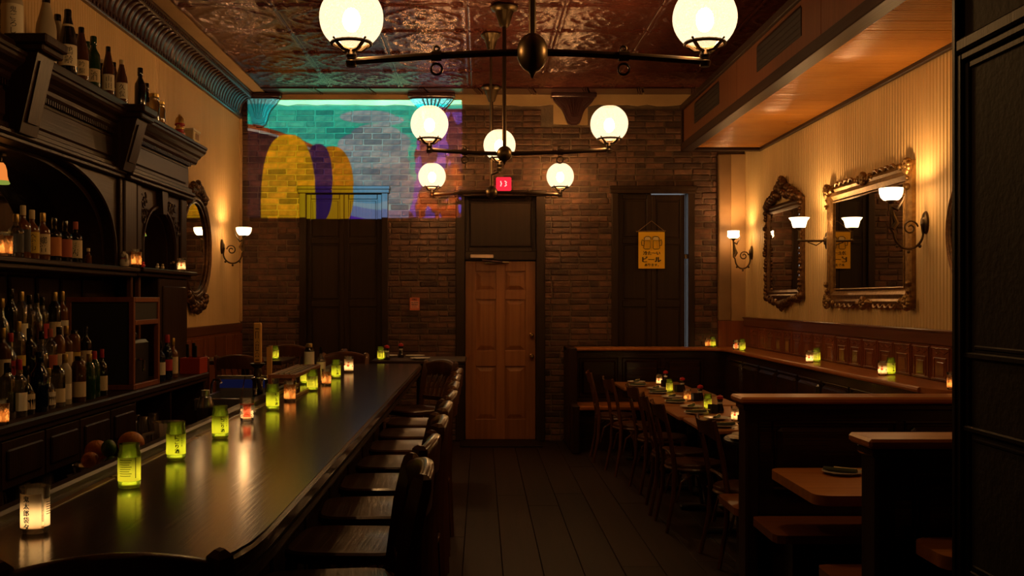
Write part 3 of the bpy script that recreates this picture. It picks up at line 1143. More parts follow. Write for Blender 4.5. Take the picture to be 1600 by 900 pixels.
def sconce(wall_x, Y, zplate, reach, zshade, side, kind, label, r=.075):
    """side = -1 on the right-hand wall (reaches towards -X), +1 on the left-hand wall"""
    root = empty('wall_sconce', (wall_x, Y, zplate))
    tag(root, label, 'wall lamp', 'brass gas sconces with glass shades')
    M = Matrix.Scale(side, 4, (1, 0, 0))

    def S(mb_, nm, m_, par=root, ang=40):
        return mb_.xf(M).build(nm, m_, par, ang=ang)
    pl = MB().lathe([(0, .034), (.022, .032), (.030, .02), (.052, .014), (.058, .004), (.058, 0), (0, 0)], (0, 0, 0), 20)
    pl.v = [(p[2], p[0] * .85, p[1] * 1.35) for p in pl.v]
    S(pl, 'backplate', M_bronze)
    arm = MB()
    zs = zshade - zplate
    if kind == 'scroll':
        c = reach * .50
        n = 18
        arc = [(.03, 0, -.01)] + [(c + (c - .02) * cos(t), 0, -.07 + .105 * sin(t)) for t in [pi * 1.02 + (pi * .98) * i / n for i in range(n + 1)]]
        arc += [(reach, 0, -.045), (reach, 0, zs - .045)]
        arm.tube(arc, .0085, 8)
        arm.tube(scroll(c - .012, -.035, .052, .012, pi * .95, -pi * 1.9), .0065, 7)
        for t in (pi * 1.25, pi * 1.5, pi * 1.75):
            arm.ball((c + (c - .02) * cos(t) * 1.1, 0, -.07 + .125 * sin(t)), .012, 8, 6)
        wing = [(reach * .98, 0, zs - .07), (reach * .82, 0, zs - .09), (reach * .66, 0, zs - .03), (reach * .58, 0, zs + .02)]
        arm.tube(wing, [.020, .024, .014, .003], 7, flat=.4)
        arm.tube([(reach * .97, 0, -.04), (reach * .85, 0, .0), (reach * .93, 0, .045), (reach, 0, zs - .06)], [.018, .020, .014, .008], 8)
    else:
        arm.tube([(.02, 0, 0), (reach, 0, 0)], .0095, 8)
        arm.tube([(reach, 0, -.012), (reach, 0, zs - .045)], .010, 8)
        arm.ball((reach, 0, 0), .018, 10, 8)
        arm.tube([(.05, 0, -.01), (reach * .4, 0, -.04), (reach * .7, 0, -.012)], .005, 6)
    S(arm, 'arm', M_bronze)
    cm = MB()
    cm.lathe([(0, -.05), (.014, -.05), (.02, -.04), (.034, -.034), (.036, -.026), (0, -.024)], (reach, 0, zs), 14)
    S(cm, 'shade_cup', M_bronze)
    sh = MB()
    if kind == 'scroll':
        pr = [(.030, -.028), (.050, -.022), (.066, -.004), (r, .024), (r + .002, .055), (r - .003, .056), (r - .004, .026)]
    else:
        pr = [(.030, -.028), (.052, -.024), (.060, .004), (.066, .03), (r + .012, .058), (r + .008, .059)]
    sh.lathe(pr, (reach, 0, zs), 22)
    so_ = S(sh, 'glass_shade', M_shade)
    S(MB().ball((reach, 0, zs + .018), .026, 10, 8), 'bulb', M_sbulb, so_)
    return root


sconce(2.98, 11.27, 2.115, .205, 2.30, -1, 'scroll', 'scrolled brass sconce in the far corner beside the small mirror', .062)
sconce(2.98, 8.81, 2.105, .245, 2.245, -1, 'straight', 'straight-armed brass sconce between the small and the large gilt mirror')
sconce(2.98, 6.86, 2.115, .235, 2.29, -1, 'scroll', 'scrolled brass sconce in front of the large gilt mirror')
sconce(-2.73, 10.76, 2.155, .235, 2.30, 1, 'scroll', 'scrolled brass sconce beside the oval mirror near the projected picture', .078)


# ---- exit sign
ex = empty('exit_sign', at(787, 298, 11.46))
tag(ex, 'small glowing red exit sign above the brown door', 'sign')
MB().cbox(-.085, .085, -.03, .03, 0, .15, .012).build('lit_box', M_exit, ex, ang=0)
for s_ in (-1, 1):
    mm = MB()
    mm.tube([(s_ * .022 - .012, -.033, .045), (s_ * .022 + .010 * s_, -.033, .06), (s_ * .022 - .002, -.033, .075), (s_ * .022 + .010 * s_, -.033, .09), (s_ * .022 - .012, -.033, .105)], .006, 6)
    mm.build('letter', M_exitlet, ex)
MB().cbox(-.05, .05, .03, .13, .12, .15, .004).build('bracket', M_black, ex, ang=0)
# ================================================================ BAR COUNTER
BZ = 1.08
bar = empty('bar_counter', (-.8, 5, 0))
tag(bar, 'long dark varnished wooden bar counter with rounded corner', 'bar counter')


def Bp(mb_, nm, m_, par=bar, ang=35):
    mb_.v = [(p[0] + .8, p[1] - 5, p[2]) for p in mb_.v]
    return mb_.build(nm, m_, par, ang=ang)


def bar_outline(d=0.):
    pts = [(-1.14 - 0, 8.30 - d), (-.52 - d, 8.30 - d), (-.49 - d, 8.28 - d), (-.48 - d, 8.24 - d), (-.48 - d, 2.42)]
    for p in ((-.481, 2.30), (-.487, 2.195), (-.502, 2.11), (-.525, 2.04), (-.560, 1.975), (-.605, 1.935), (-.66, 1.92)):
        pts.append((p[0] - d, p[1] + d))
    pts += [(-1.14, 1.92 + d)]
    return pts


top = Bp(MB().prism(bar_outline(.008), 'z', BZ - .012, BZ), 'bar_top', M_bar, ang=25)
Bp(MB().prism(bar_outline(0), 'z', BZ - .042, BZ - .012), 'edge_moulding', M_bar, ang=25)
Bp(MB().prism(bar_outline(.022), 'z', BZ - .062, BZ - .042), 'edge_moulding', M_darky, ang=25)
Bp(MB().prism(bar_outline(.008), 'z', BZ - .085, BZ - .062), 'edge_moulding', M_darky, ang=25)
# drink rail lip, pale strip and seam
Bp(MB().cbox(-1.165, -1.12, 1.92, 8.30, BZ - .09, BZ + .022, .008), 'rail_lip', M_darky, ang=0)
y = 2.5
for a, b in ((2.42, 2.98), (3.0, 3.86), (3.9, 4.9), (4.92, 5.3)):
    Bp(MB().cbox(-1.088, -1.064, a, b, BZ - .002, BZ + .0025, .001), 'inlay_strip', M_barstrip, ang=0)
Bp(MB().tube([(-1.075, 2.98, BZ + .004), (-1.06, 3.02, BZ + .006), (-1.07, 3.06, BZ + .004), (-1.05, 3.09, BZ + .004)], .003, 6), 'loose_wire', M_string)
# front panels below
Bp(MB().box(-1.10, -.80, 2.35, 8.22, 0, BZ - .085), 'body', M_dark, ang=0)
y = 2.38
while y < 8.1:
    Bp(MB().cbox(-.805, -.785, y + .02, y + .70, .16, .93, .012), 'front_panel', M_dark, ang=0)
    y += .73
Bp(MB().cbox(-.81, -.775, 2.35, 8.22, 0, .13, .006), 'kick_board', M_dark, ang=0)
Bp(MB().tube([(-.62, 2.5, .2), (-.62, 8.1, .2)], .02, 10), 'foot_rail', M_brass)
for yy in (2.6, 4.0, 5.4, 6.8, 8.0):
    Bp(MB().tube([(-.79, yy, .2), (-.62, yy, .2)], .012, 8), 'rail_bracket', M_brass)

# ---- bar stools


def make_stool():
    root = empty('bar_stool')
    q = []
    W, Dp = .205, .20
    out = []
    n = 40
    for i in range(n):
        t = 2 * pi * i / n
        e = 5.0
        out.append((W * math.copysign(abs(cos(t)) ** (2 / e), cos(t)), Dp * math.copysign(abs(sin(t)) ** (2 / e), sin(t))))
    sm = MB()
    rings = []
    for sc_, z in ((.0, .788), (.5, .788), (.8, .794), (.95, .800), (1.0, .793), (1.0, .772), (.96, .762), (0, .762)):
        if sc_ == 0:
            rings.append([len(sm.v)])
            sm.v.append((0, 0, z))
        else:
            rings.append(list(range(len(sm.v), len(sm.v) + n)))
            sm.v += [(p[0] * sc_, p[1] * sc_, z) for p in out]
    for A, B in zip(rings, rings[1:]):
        for i in range(n):
            j = (i + 1) % n
            if len(A) == 1:
                sm.f.append((A[0], B[i], B[j]))
            elif len(B) == 1:
                sm.f.append((A[i], B[0], A[j]))
            else:
                sm.f.append((A[i], B[i], B[j], A[j]))
    sm.build('seat', M_seat, root)
    for s_ in (-1, 1):
        MB().tube([(s_ * .17, .165, .765), (s_ * .19, .19, 0)], [.020, .016], 4).build('leg', M_stool, root, ang=30)
        MB().tube([(s_ * .19, -.205, 0), (s_ * .18, -.185, .45), (s_ * .178, -.19, .78), (s_ * .184, -.222, 1.0), (s_ * .187, -.245, 1.10), (s_ * .188, -.25, 1.128), (s_ * .188, -.252, 1.140)], [.021, .024, .027, .029, .029, .024, .010], 4).build('rear_post', M_stool, root, ang=30)
    # crest rail: bowed and arched board
    cr = MB()
    m_ = 12
    for i in range(m_ + 1):
        t = i / m_ * 2 - 1
        x = t * .176
        yb = -.246 - .030 * (1 - t * t)
        zt = 1.120 + .030 * (1 - t * t)
        zb = 1.025 + .006 * (1 - t * t)
        for dy, z in ((.014, zb), (-.014, zb), (-.022, zt - .022), (-.019, zt - .006), (-.008, zt), (.006, zt - .001), (.016, zt - .010), (.018, zt - .024)):
            cr.v.append((x, yb + dy, z))
    for i in range(m_):
        for k in range(8):
            a, b = i * 8 + k, i * 8 + (k + 1) % 8
            cr.f.append((a, b, b + 8, a + 8))
    cr.f.append(tuple(range(8)))
    cr.f.append(tuple(m_ * 8 + k for k in range(8))[::-1])
    cr.build('crest_rail', M_stool, root, ang=50)
    MB().cbox(-.165, .165, -.214, -.192, .845, .880, .005).build('lower_rail', M_stool, root, ang=0)
    for i in range(5):
        x = (i - 2) * .058
        yb = -.246 - .030 * (1 - (x / .176) ** 2)
        MB().tube([(x, -.204, .872), (x, -.222, .96), (x, yb + .002, 1.04)], [.012, .013, .012], 4, flat=.5).build('slat', M_stool, root, ang=30)
    for s_ in (-1, 1):
        MB().tube([(s_ * .183, .18, .30), (s_ * .183, -.187, .30)], .011, 8).build('stretcher', M_stool, root)
    MB().tube([(-.182, .182, .22), (.182, .182, .22)], .014, 8).build('footrest', M_stool, root)
    MB().tube([(-.182, -.187, .40), (.182, -.187, .40)], .011, 8).build('stretcher', M_stool, root)
    return root


stool0 = make_stool()
ORD = ['first', 'second', 'third', 'fourth', 'fifth', 'sixth', 'seventh', 'eighth', 'ninth', 'tenth', 'eleventh', 'twelfth', 'thirteenth']
G_ST = 'wooden bar stools'
st_used = [False]


def stool(x, y, rz, label):
    if st_used[0]:
        o = copy_tree(stool0)
    else:
        o = stool0
        st_used[0] = True
    o.location = (x, y, 0)
    o.rotation_euler = (0, 0, rad(rz))
    return tag(o, label, 'bar stool', G_ST)


ys = [2.85, 3.43, 3.97, 4.53, 5.08, 5.64, 6.18, 6.74]
for i, y in enumerate(ys):
    lab = 'nearest bar stool of the row along the bar, its slatted back largest in view' if i == 0 else f'{ORD[i]} bar stool from the near end of the row along the bar'
    stool(-.425 + RNG.uniform(-.01, .015), y, 90 + (8, -3, 4, 2, -2, 3, 1, -2)[i], lab)
stool(-.50, 7.55, 128, 'far end bar stool of the row, turned to show its slatted back')
stool(-1.20, 8.62, 176, 'bar stool tucked at the far short end of the bar')
stool(-.725, 2.085, 14, 'bar stool at the near short end of the bar, only its top rail in view')

# ---- high tables behind the bar


def high_table(x0, x1, y0, y1, label):
    root = empty('high_table', ((x0 + x1) / 2, (y0 + y1) / 2, 0))
    tag(root, label, 'high table')
    w, d = (x1 - x0) / 2, (y1 - y0) / 2
    MB().cbox(-w, w, -d, d, BZ - .055, BZ - .02, .008).build('tabletop', M_darkx, root, ang=0)
    MB().lathe([(0, .0), (.22, 0), (.22, .02), (.05, .05), (.035, .1), (.035, BZ - .09), (.09, BZ - .055), (0, BZ - .055)], (0, 0, 0), 16).build('pedestal', M_black, root)
    return root


high_table(-.98, -.14, 9.05, 9.75, 'dark high table with soy sauce bottles behind the bar end')
high_table(-2.55, -1.75, 9.0, 9.65, 'dark high table in the corner below the oval mirror')
stool(-1.52, 9.35, 95, 'bar stool beside the corner high table, back towards the shuttered window')
stool(-2.46, 8.62, 4, 'bar stool at the corner high table beside the red box')
stool(-1.96, 8.66, -8, 'bar stool at the corner high table, next to the beer tap handle')
stool(-1.95, 10.05, 178, 'bar stool behind the corner high table against the brick wall')

# ================================================================ BACK BAR
bb = empty('back_bar', (XL, 6, 0))
tag(bb, 'carved dark wooden back bar with arches and a heavy cornice', 'back bar')


def K_(mb_, nm, m_=None, par=bb, ang=0):
    mb_.v = [(p[0] - XL, p[1] - 6, p[2]) for p in mb_.v]
    return mb_.build(nm, m_ or M_dark, par, ang=ang)


CZ = 1.04
Y0, Y1 = 3.55, 7.95
# counter and cupboards
K_(MB().cbox(XL, -2.11, Y0, Y1, CZ - .045, CZ, .010), 'counter_top', M_darky)
K_(MB().cbox(XL, -2.125, Y0, Y1 - .01, CZ - .07, CZ - .045, .005), 'counter_moulding', M_darky)
K_(MB().box(XL, -2.60, Y0, Y1 - .03, 0, CZ - .07), 'carcass_back', M_dark)
K_(MB().box(-2.60, -2.16, Y0, Y1 - .03, 0, .10), 'plinth', M_dark)
K_(MB().cbox(-2.60, -2.16, Y0, Y1 - .03, .615, .635, .004), 'shelf_board', M_dark)
for yv in (Y0, 4.55, 5.45, 6.32, 7.05, Y1 - .05):
    K_(MB().cbox(-2.60, -2.14, yv, yv + .03, .10, CZ - .07, .004), 'partition')
dcuts = [Y0 + .03, 4.07, 4.55, 5.02, 5.45, 5.9, 6.32]
for a, b in zip(dcuts, dcuts[1:]):
    d_ = K_(MB().cbox(-2.155, -2.135, a + .008, b - .008, .745, CZ - .078, .004), 'drawer_front')
    K_(MB().cbox(-2.137, -2.122, a + .05, b - .05, .785, CZ - .118, .010), 'panel', M_dark, bb)
    K_(MB().cbox(-2.150, -2.138, a + .012, b - .012, .10, .60, .004), 'cupboard_door')
# lower back panels under the shelf
K_(MB().box(XL, -2.69, Y0, 8.24, CZ, 1.78), 'back_board')
y = Y0 + .1
while y < 6.9:
    K_(MB().cbox(-2.695, -2.672, y, y + .30, CZ + .06, 1.74, .010), 'back_panel')
    y += .36
# stepped display risers for the bottles
K_(MB().cbox(-2.69, -2.295, 4.2, 6.05, CZ, CZ + .155, .004), 'bottle_step')
K_(MB().cbox(-2.69, -2.425, 4.2, 6.05, CZ + .155, CZ + .31, .004), 'bottle_step')
# shelf
K_(MB().cbox(XL, -2.32, Y0, 6.98, 1.785, 1.815, .006), 'shelf', M_darky)
K_(MB().cbox(XL, -2.345, Y0, 6.98, 1.755, 1.785, .006), 'shelf_moulding', M_darky)
K_(MB().cbox(XL, -2.30, 6.98, 8.30, 1.79, 1.82, .006), 'shelf', M_darky)
K_(MB().cbox(XL, -2.34, 6.98, 8.26, 1.76, 1.79, .006), 'shelf_moulding', M_darky)
for yv in (6.98, 7.14):
    K_(MB().cbox(-2.42, -2.385, yv, yv + .035, CZ, 1.76, .005), 'post', M_stool)
K_(MB().cbox(-2.66, -2.36, 7.50, 8.22, CZ, 1.76, .008), 'end_cupboard')
K_(MB().cbox(-2.365, -2.348, 7.57, 8.15, CZ + .06, 1.70, .010), 'end_panel')


def arch_poly(y0, y1, z0, z1, yc, hw, zs, rise, e=2.7, n=36):
    p = [(y0, z0), (yc - hw, z0)]
    for i in range(n + 1):
        t = pi - pi * i / n
        p.append((yc + hw * math.copysign(abs(cos(t)) ** (2 / e), cos(t)), zs + rise * abs(sin(t)) ** (2 / e)))
    p += [(yc + hw, z0), (y1, z0), (y1, z1), (y0, z1)]
    return p


# big arch
AYC, AHW = 5.28, 1.42
K_(MB().prism(arch_poly(3.55, 6.78, 1.815, 2.46, AYC, AHW, 1.82, .60), 'x', -2.46, -2.40), 'arch_plate', M_darky, ang=25)
K_(MB().prism(arch_poly(3.55, 6.78, 1.815, 2.46, AYC, AHW - .05, 1.82, .565), 'x', -2.70, -2.46), 'arch_lining', M_darky, ang=25)
arc = []
for i in range(41):
    t = pi - pi * i / 40
    arc.append((-2.398, AYC + (AHW + .012) * math.copysign(abs(cos(t)) ** (2 / 2.7), cos(t)), 1.82 + .612 * abs(sin(t)) ** (2 / 2.7)))
K_(MB().tube(arc, .014, 6), 'arch_bead', M_darky, ang=40)
K_(MB().box(-2.705, -2.70, 3.85, 6.72, 1.815, 2.44), 'mirror', M_mirror)
# pilaster between the arch and the side bay
K_(MB().cbox(-2.46, -2.375, 6.74, 7.06, 1.82, 2.46, .006), 'pilaster')
K_(MB().cbox(-2.38, -2.36, 6.79, 7.01, 1.90, 2.40, .010), 'pilaster_panel')
# side bay with small arched niche
K_(MB().prism(arch_poly(7.06, 8.24, 1.82, 2.40, 7.60, .37, 1.96, .30, 2.1), 'x', -2.44, -2.39), 'niche_plate', M_dark, ang=25)
K_(MB().prism(arch_poly(7.06, 8.24, 1.82, 2.40, 7.60, .345, 1.96, .275, 2.1), 'x', -2.68, -2.44), 'niche_lining', M_dark, ang=25)
K_(MB().box(-2.69, -2.682, 7.1, 8.2, 1.82, 2.36), 'mirror', M_mirror)
narc = []
for i in range(25):
    t = pi - pi * i / 24
    narc.append((-2.388, 7.60 + .392 * math.copysign(abs(cos(t)) ** (2 / 2.1), cos(t)), 1.96 + .322 * abs(sin(t)) ** (2 / 2.1)))
K_(MB().tube([(-2.388, 7.208, 1.82)] + narc + [(-2.388, 7.992, 1.82)], .016, 6), 'niche_bead', M_dark, ang=40)
kb = K_(MB().prism([(7.555, 2.23), (7.645, 2.23), (7.67, 2.41), (7.53, 2.41)], 'x', -2.42, -2.345), 'keystone')
for sy in (-1, 1):
    mm = MB()
    for i in range(26):
        t = i / 25
        yy = 7.60 + sy * (.20 + .28 * RNG.random())
        zz = 2.36 - .30 * RNG.random()
        if ((yy - 7.6) / .41) ** 2 + ((zz - 1.96) / .34) ** 2 < 1.05:
            continue
        mm.tube([(-2.387 + .0, yy + .028 * cos(a), zz + .028 * sin(a)) for a in [k * .7 + t * 6 for k in range(7)]], .007, 5)
    K_(mm, 'carved_spandrel', M_dark, ang=50)
K_(MB().cbox(-2.42, -2.37, 7.06, 7.15, 1.82, 2.40, .008), 'pilaster')
K_(MB().cbox(-2.42, -2.37, 8.10, 8.24, 1.82, 2.40, .008), 'pilaster')
K_(MB().box(-2.73, -2.40, 8.20, 8.24, CZ, 2.78), 'end_wall')
# entablature: mouldings, frieze, dentils, cornice (steps forward over the side bay)
for (ya, yb, xo) in ((3.55, 6.78, 0.), (6.78, 8.27, .035)):
    bx_ = -2.40 + xo
    K_(MB().cbox(XL, bx_ + .045, ya, yb, 2.40, 2.425, .006), 'architrave', M_darky)
    K_(MB().cbox(XL, bx_ + .060, ya, yb, 2.425, 2.455, .008), 'architrave', M_darky)
    K_(MB().cbox(XL, bx_ + .030, ya, yb, 2.455, 2.49, .006), 'architrave', M_darky)
    K_(MB().cbox(XL, bx_, ya, yb, 2.49, 2.70, .004), 'frieze', M_darky)
    K_(MB().cbox(bx_ - .01, bx_ + .012, ya + .09, yb - .09, 2.52, 2.655, .010), 'frieze_panel', M_darky)
    mm = MB()
    yy = ya + .02
    while yy < yb - .02:
        mm.box(bx_, bx_ + .026, yy, yy + .016, 2.672, 2.70)
        yy += .030
    o = K_(mm, 'dentil_row', M_darky)
    o['kind'] = 'stuff'
    pr = [(XL, 2.70), (bx_ + .03, 2.70), (bx_ + .04, 2.715), (bx_ + .045, 2.735), (bx_ + .065, 2.75), (bx_ + .075, 2.765), (bx_ + .105, 2.785), (bx_ + .115, 2.80), (bx_ + .115, 2.815), (bx_ + .125, 2.822), (bx_ + .125, 2.838), (XL, 2.838)]
    K_(MB().prism(pr, 'y', ya, yb + (.11 if yb > 8 else 0)), 'cornice', M_darky)
# bracket over the big arch and one at the pilaster
for yc_, z_ in ((5.235, 2.93), (6.72, 2.86)):
    br = K_(MB().prism([(-2.40, 2.44), (-2.315, 2.44), (-2.225, z_ - .09), (-2.215, z_ - .075), (-2.40, z_ - .075)], 'y', yc_ - .10, yc_ + .10), 'bracket', M_dark)
    K_(MB().prism([(-2.33, 2.50), (-2.290, 2.495), (-2.224, z_ - .125), (-2.26, z_ - .125)], 'y', yc_ - .065, yc_ + .065), 'bracket_panel', M_dark)
    K_(MB().cbox(-2.38, -2.185, yc_ - .125, yc_ + .125, z_ - .085, z_ - .05, .008), 'bracket_cap', M_dark)
    K_(MB().cbox(-2.385, -2.165, yc_ - .135, yc_ + .135, z_ - .05, z_, .008), 'bracket_cap', M_dark)
K_(MB().cbox(XL, -2.325, 3.55, 8.30, 2.838, 2.895, .006), 'top_board', M_darky)
bb_top = 2.895
# ================================================================ RIGHT SIDE: LEDGE, BOOTHS, TABLES, CHAIRS, MIRRORS
LZ = 1.07


def panel_run(root, axis, a0, a1, pos, depth, z0, z1, n, m_, face):
    """raised panels along a run; axis is the run direction; face = +1/-1 side they sit on"""
    w = (a1 - a0) / n
    for i in range(n):
        p, q = a0 + i * w + .05, a0 + (i + 1) * w - .05
        d0, d1 = (pos, pos + face * depth)
        d0, d1 = min(d0, d1), max(d0, d1)
        mb_ = MB()
        if axis == 'y':
            mb_.cbox(d0 - .018, d1 + .018, p, q, z0, z1, .026)
        else:
            mb_.cbox(p, q, d0 - .018, d1 + .018, z0, z1, .026)
        o = mb_.build('panel', m_, root, ang=0)
        fr = MB()
        r_ = .010
        dd = pos + face * .004
        if axis == 'y':
            fr.tube([(dd, p - .022, z0 - .022), (dd, q + .022, z0 - .022), (dd, q + .022, z1 + .022), (dd, p - .022, z1 + .022)], r_, 6, closed=True)
        else:
            fr.tube([(p - .022, dd, z0 - .022), (q + .022, dd, z0 - .022), (q + .022, dd, z1 + .022), (p - .022, dd, z1 + .022)], r_, 6, closed=True)
        fr.build('panel_moulding', m_, o, ang=0)


# banquette along the right wall and across the back
bq = empty('corner_banquette', (2.65, 8.7, 0))
tag(bq, 'dark panelled corner banquette with a wooden ledge under the mirrors', 'banquette')


def Q(mb_, nm, m_=None, par=bq, ang=0):
    mb_.v = [(p[0] - 2.65, p[1] - 8.7, p[2]) for p in mb_.v]
    return mb_.build(nm, m_ or M_booth, par, ang=ang)


Q(MB().box(2.69, XR - .03, 5.63, 11.44, 0, LZ - .035), 'wall_back_panel')
Q(MB().box(.98, 2.69, 11.32, YB - .05, 0, LZ - .035), 'end_back_panel')
# ledge (one continuous L-shaped board with a rounded inner corner)
outl = [(XR - .025, 5.66), (XR - .025, YB - .08), (.93, YB - .05), (.93, 11.28), (2.45, 11.28), (2.55, 11.25), (2.62, 11.18), (2.655, 11.06), (2.655, 6.20), (2.70, 6.02), (2.76, 5.90), (2.80, 5.66)]
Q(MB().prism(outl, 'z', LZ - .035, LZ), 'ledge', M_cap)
px = [(.93, 11.28), (2.45, 11.28), (2.55, 11.25), (2.62, 11.18), (2.655, 11.06), (2.655, 6.20)]
Q(MB().tube([(p[0], p[1], LZ - .018) for p in px], .018, 8), 'ledge_nosing', M_cap, ang=40)
mm = empty('x')
bpy.data.objects.remove(mm)


class Off:
    pass


def rel_panels(axis, a0, a1, pos, z0, z1, n, face):
    before = set(bq.children)
    if axis == 'y':
        panel_run(bq, 'y', a0 - 8.7, a1 - 8.7, pos - 2.65, .014, z0, z1, n, M_booth, face)
    else:
        panel_run(bq, 'x', a0 - 2.65, a1 - 2.65, pos - 8.7, .014, z0, z1, n, M_booth, face)


rel_panels('y', 6.25, 11.1, 2.69, .62, .93, 8, -1)
rel_panels('x', 1.06, 2.48, 11.32, .55, .93, 3, -1)
Q(MB().cbox(2.20, 2.69, 6.25, 11.32, .42, .47, .012), 'seat', M_cap)
Q(MB().box(2.28, 2.69, 6.25, 11.30, 0, .42), 'seat_box')
Q(MB().cbox(1.02, 2.20, 10.85, 11.32, .42, .47, .012), 'seat', M_cap)
Q(MB().box(1.04, 2.20, 10.93, 11.30, 0, .42), 'seat_box')
Q(MB().cbox(.93, 1.02, 10.90, YB - .05, 0, LZ + .015, .010), 'end_post', M_dark)
Q(MB().cbox(.945, 1.02, 10.60, 10.90, 0, .50, .012), 'end_post', M_dark)


# booth partitions with benches and tables
def partition(Y, x0, label, ztop=1.10, x1=XR - .03, dep=.16):
    root = empty('booth_partition', (x0, Y, 0))
    tag(root, label, 'booth partition', 'panelled booth partitions')
    w = x1 - x0
    MB().cbox(.04, w, -dep / 2 + .02, dep / 2 - .02, 0, ztop - .05, .006).build('body', M_booth, root, ang=0)
    MB().cbox(0, .075, -dep / 2, dep / 2, 0, ztop - .035, .012).build('end_post', M_dark, root, ang=0)
    MB().cbox(-.012, w, -dep / 2 - .012, dep / 2 + .012, ztop - .075, ztop - .035, .010).build('neck_moulding', M_booth, root, ang=0)
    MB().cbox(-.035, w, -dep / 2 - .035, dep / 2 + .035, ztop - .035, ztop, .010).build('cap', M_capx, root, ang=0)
    panel_run(root, 'x', .12, w - .02, -dep / 2 + .02, .014, .62, ztop - .16, 2, M_booth, -1)
    panel_run(root, 'x', .12, w - .02, dep / 2 - .02, .014, .62, ztop - .16, 2, M_booth, 1)
    return root


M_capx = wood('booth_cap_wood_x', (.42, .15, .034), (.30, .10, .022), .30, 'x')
partition(5.50, 1.40, 'tall panelled booth partition with a lit wooden cap beside the nearest tables', 1.085)
partition(3.80, 1.435, 'nearest panelled booth partition, partly hidden by the black vestibule wall', 1.095, XR - .03, .15)


def bench(x0, x1, y0, y1, label, z=.455):
    root = empty('booth_bench', ((x0 + x1) / 2, (y0 + y1) / 2, 0))
    tag(root, label, 'bench', 'wooden booth benches')
    w, d = (x1 - x0) / 2, (y1 - y0) / 2
    r = .05
    poly = [(w, -d), (w, d), (-w + r, d), (-w + .012, d - .012), (-w, d - r), (-w, -d + r), (-w + .012, -d + .012), (-w + r, -d)]
    MB().prism(poly, 'z', z - .04, z).build('seat', M_seatx, root, ang=0)
    MB().cbox(-w + .10, w, -d + .05, d - .05, 0, z - .04, .006).build('bench_box', M_booth, root, ang=0)
    return root


M_seatx = wood('bench_wood', (.22, .075, .022), (.14, .047, .014), .32, 'x')
bench(1.425, XR - .35, 4.96, 5.415, 'booth bench facing the camera side of the tall partition, under the plate table')
bench(1.39, XR - .35, 5.585, 6.04, 'short booth bench end behind the tall partition beside the nearest cafe chair')
bench(1.445, XR - .03, 3.88, 4.43, 'booth bench behind the nearest partition, only its corner in view')


def booth_table(x0, x1, y0, y1, label, th=.045, pr=.20):
    root = empty('booth_table', ((x0 + x1) / 2, (y0 + y1) / 2, 0))
    tag(root, label, 'table', 'booth tables')
    w, d = (x1 - x0) / 2, (y1 - y0) / 2
    r = .07
    poly = [(w, -d), (w, d)]
    for i in range(6):
        a = pi / 2 + i / 5 * pi / 2
        poly.append((-w + r + r * cos(a), d - r + r * sin(a)))
    for i in range(6):
        a = pi + i / 5 * pi / 2
        poly.append((-w + r + r * cos(a), -d + r + r * sin(a)))
    tp = MB().prism(poly, 'z', .75 - th, .75).build('tabletop', M_tablex, root, ang=25)
    MB().lathe([(0, 0), (pr, 0), (pr, .015), (.06, .03), (.035, .07), (.03, .30), (.042, .45), (.03, .60), (.09, .68), (.09, .705), (0, .705)], (-w + .42, 0, 0), 16).build('pedestal', M_black, root)
    return root


M_tablex = wood('booth_table_wood', (.50, .20, .04), (.36, .135, .026), .34, 'x')
booth_table(1.45, XR - .03, 4.43, 5.17, 'booth table with rounded corners and a small plate in front of the tall partition')
booth_table(1.50, XR - .03, 2.55, 3.18, 'booth table of the nearest booth, only a corner beside the vestibule wall') if False else None
nt_ = booth_table(1.53, XR - .03, 3.36, 3.66, 'narrow corner of the nearest booth table beside the vestibule wall', pr=.13)


# row of square tables
def make_table():
    root = empty('dining_table')
    MB().cbox(-.33, .33, -.36, .36, .718, .75, .008).build('tabletop', M_table, root, ang=0)
    MB().tube([(0, 0, .03), (0, 0, .70)], .035, 12).build('column', M_black, root)
    MB().cbox(-.25, .25, -.035, .035, 0, .035, .01).build('foot', M_black, root, ang=0)
    MB().cbox(-.035, .035, -.25, .25, 0, .036, .01).build('foot', M_black, root, ang=0)
    MB().cbox(-.16, .16, -.16, .16, .70, .718, .004).build('plate_bracket', M_black, root, ang=0)
    return root


tab0 = make_table()
TY = [7.03, 7.81, 8.62, 9.46, 10.22]
TX = [1.785, 1.765, 1.765, 1.77, 1.70]
tl = ['nearest square table of the row, a clear candle near the tall partition', 'second square table of the row from the tall partition', 'middle square table of the row', 'fourth square table of the row from the tall partition', 'farthest square table of the row near the back banquette']
for i in range(5):
    o = tab0 if i == 0 else copy_tree(tab0)
    o.location = (TX[i], TY[i], 0)
    tag(o, tl[i], 'table', 'square tables along the banquette')
rt = empty('round_side_table', (1.80, 6.27, 0))
tag(rt, 'small dark round table with a stacked plate, half hidden by the tall partition', 'table')
MB().lathe([(0, .715), (.30, .715), (.31, .725), (.31, .742), (.30, .75), (0, .75)], (0, 0, 0), 32).build('tabletop', M_black, rt)
MB().lathe([(0, 0), (.19, 0), (.19, .02), (.03, .05), (.03, .68), (.08, .715), (0, .715)], (0, 0, 0), 16).build('pedestal', M_black, rt)


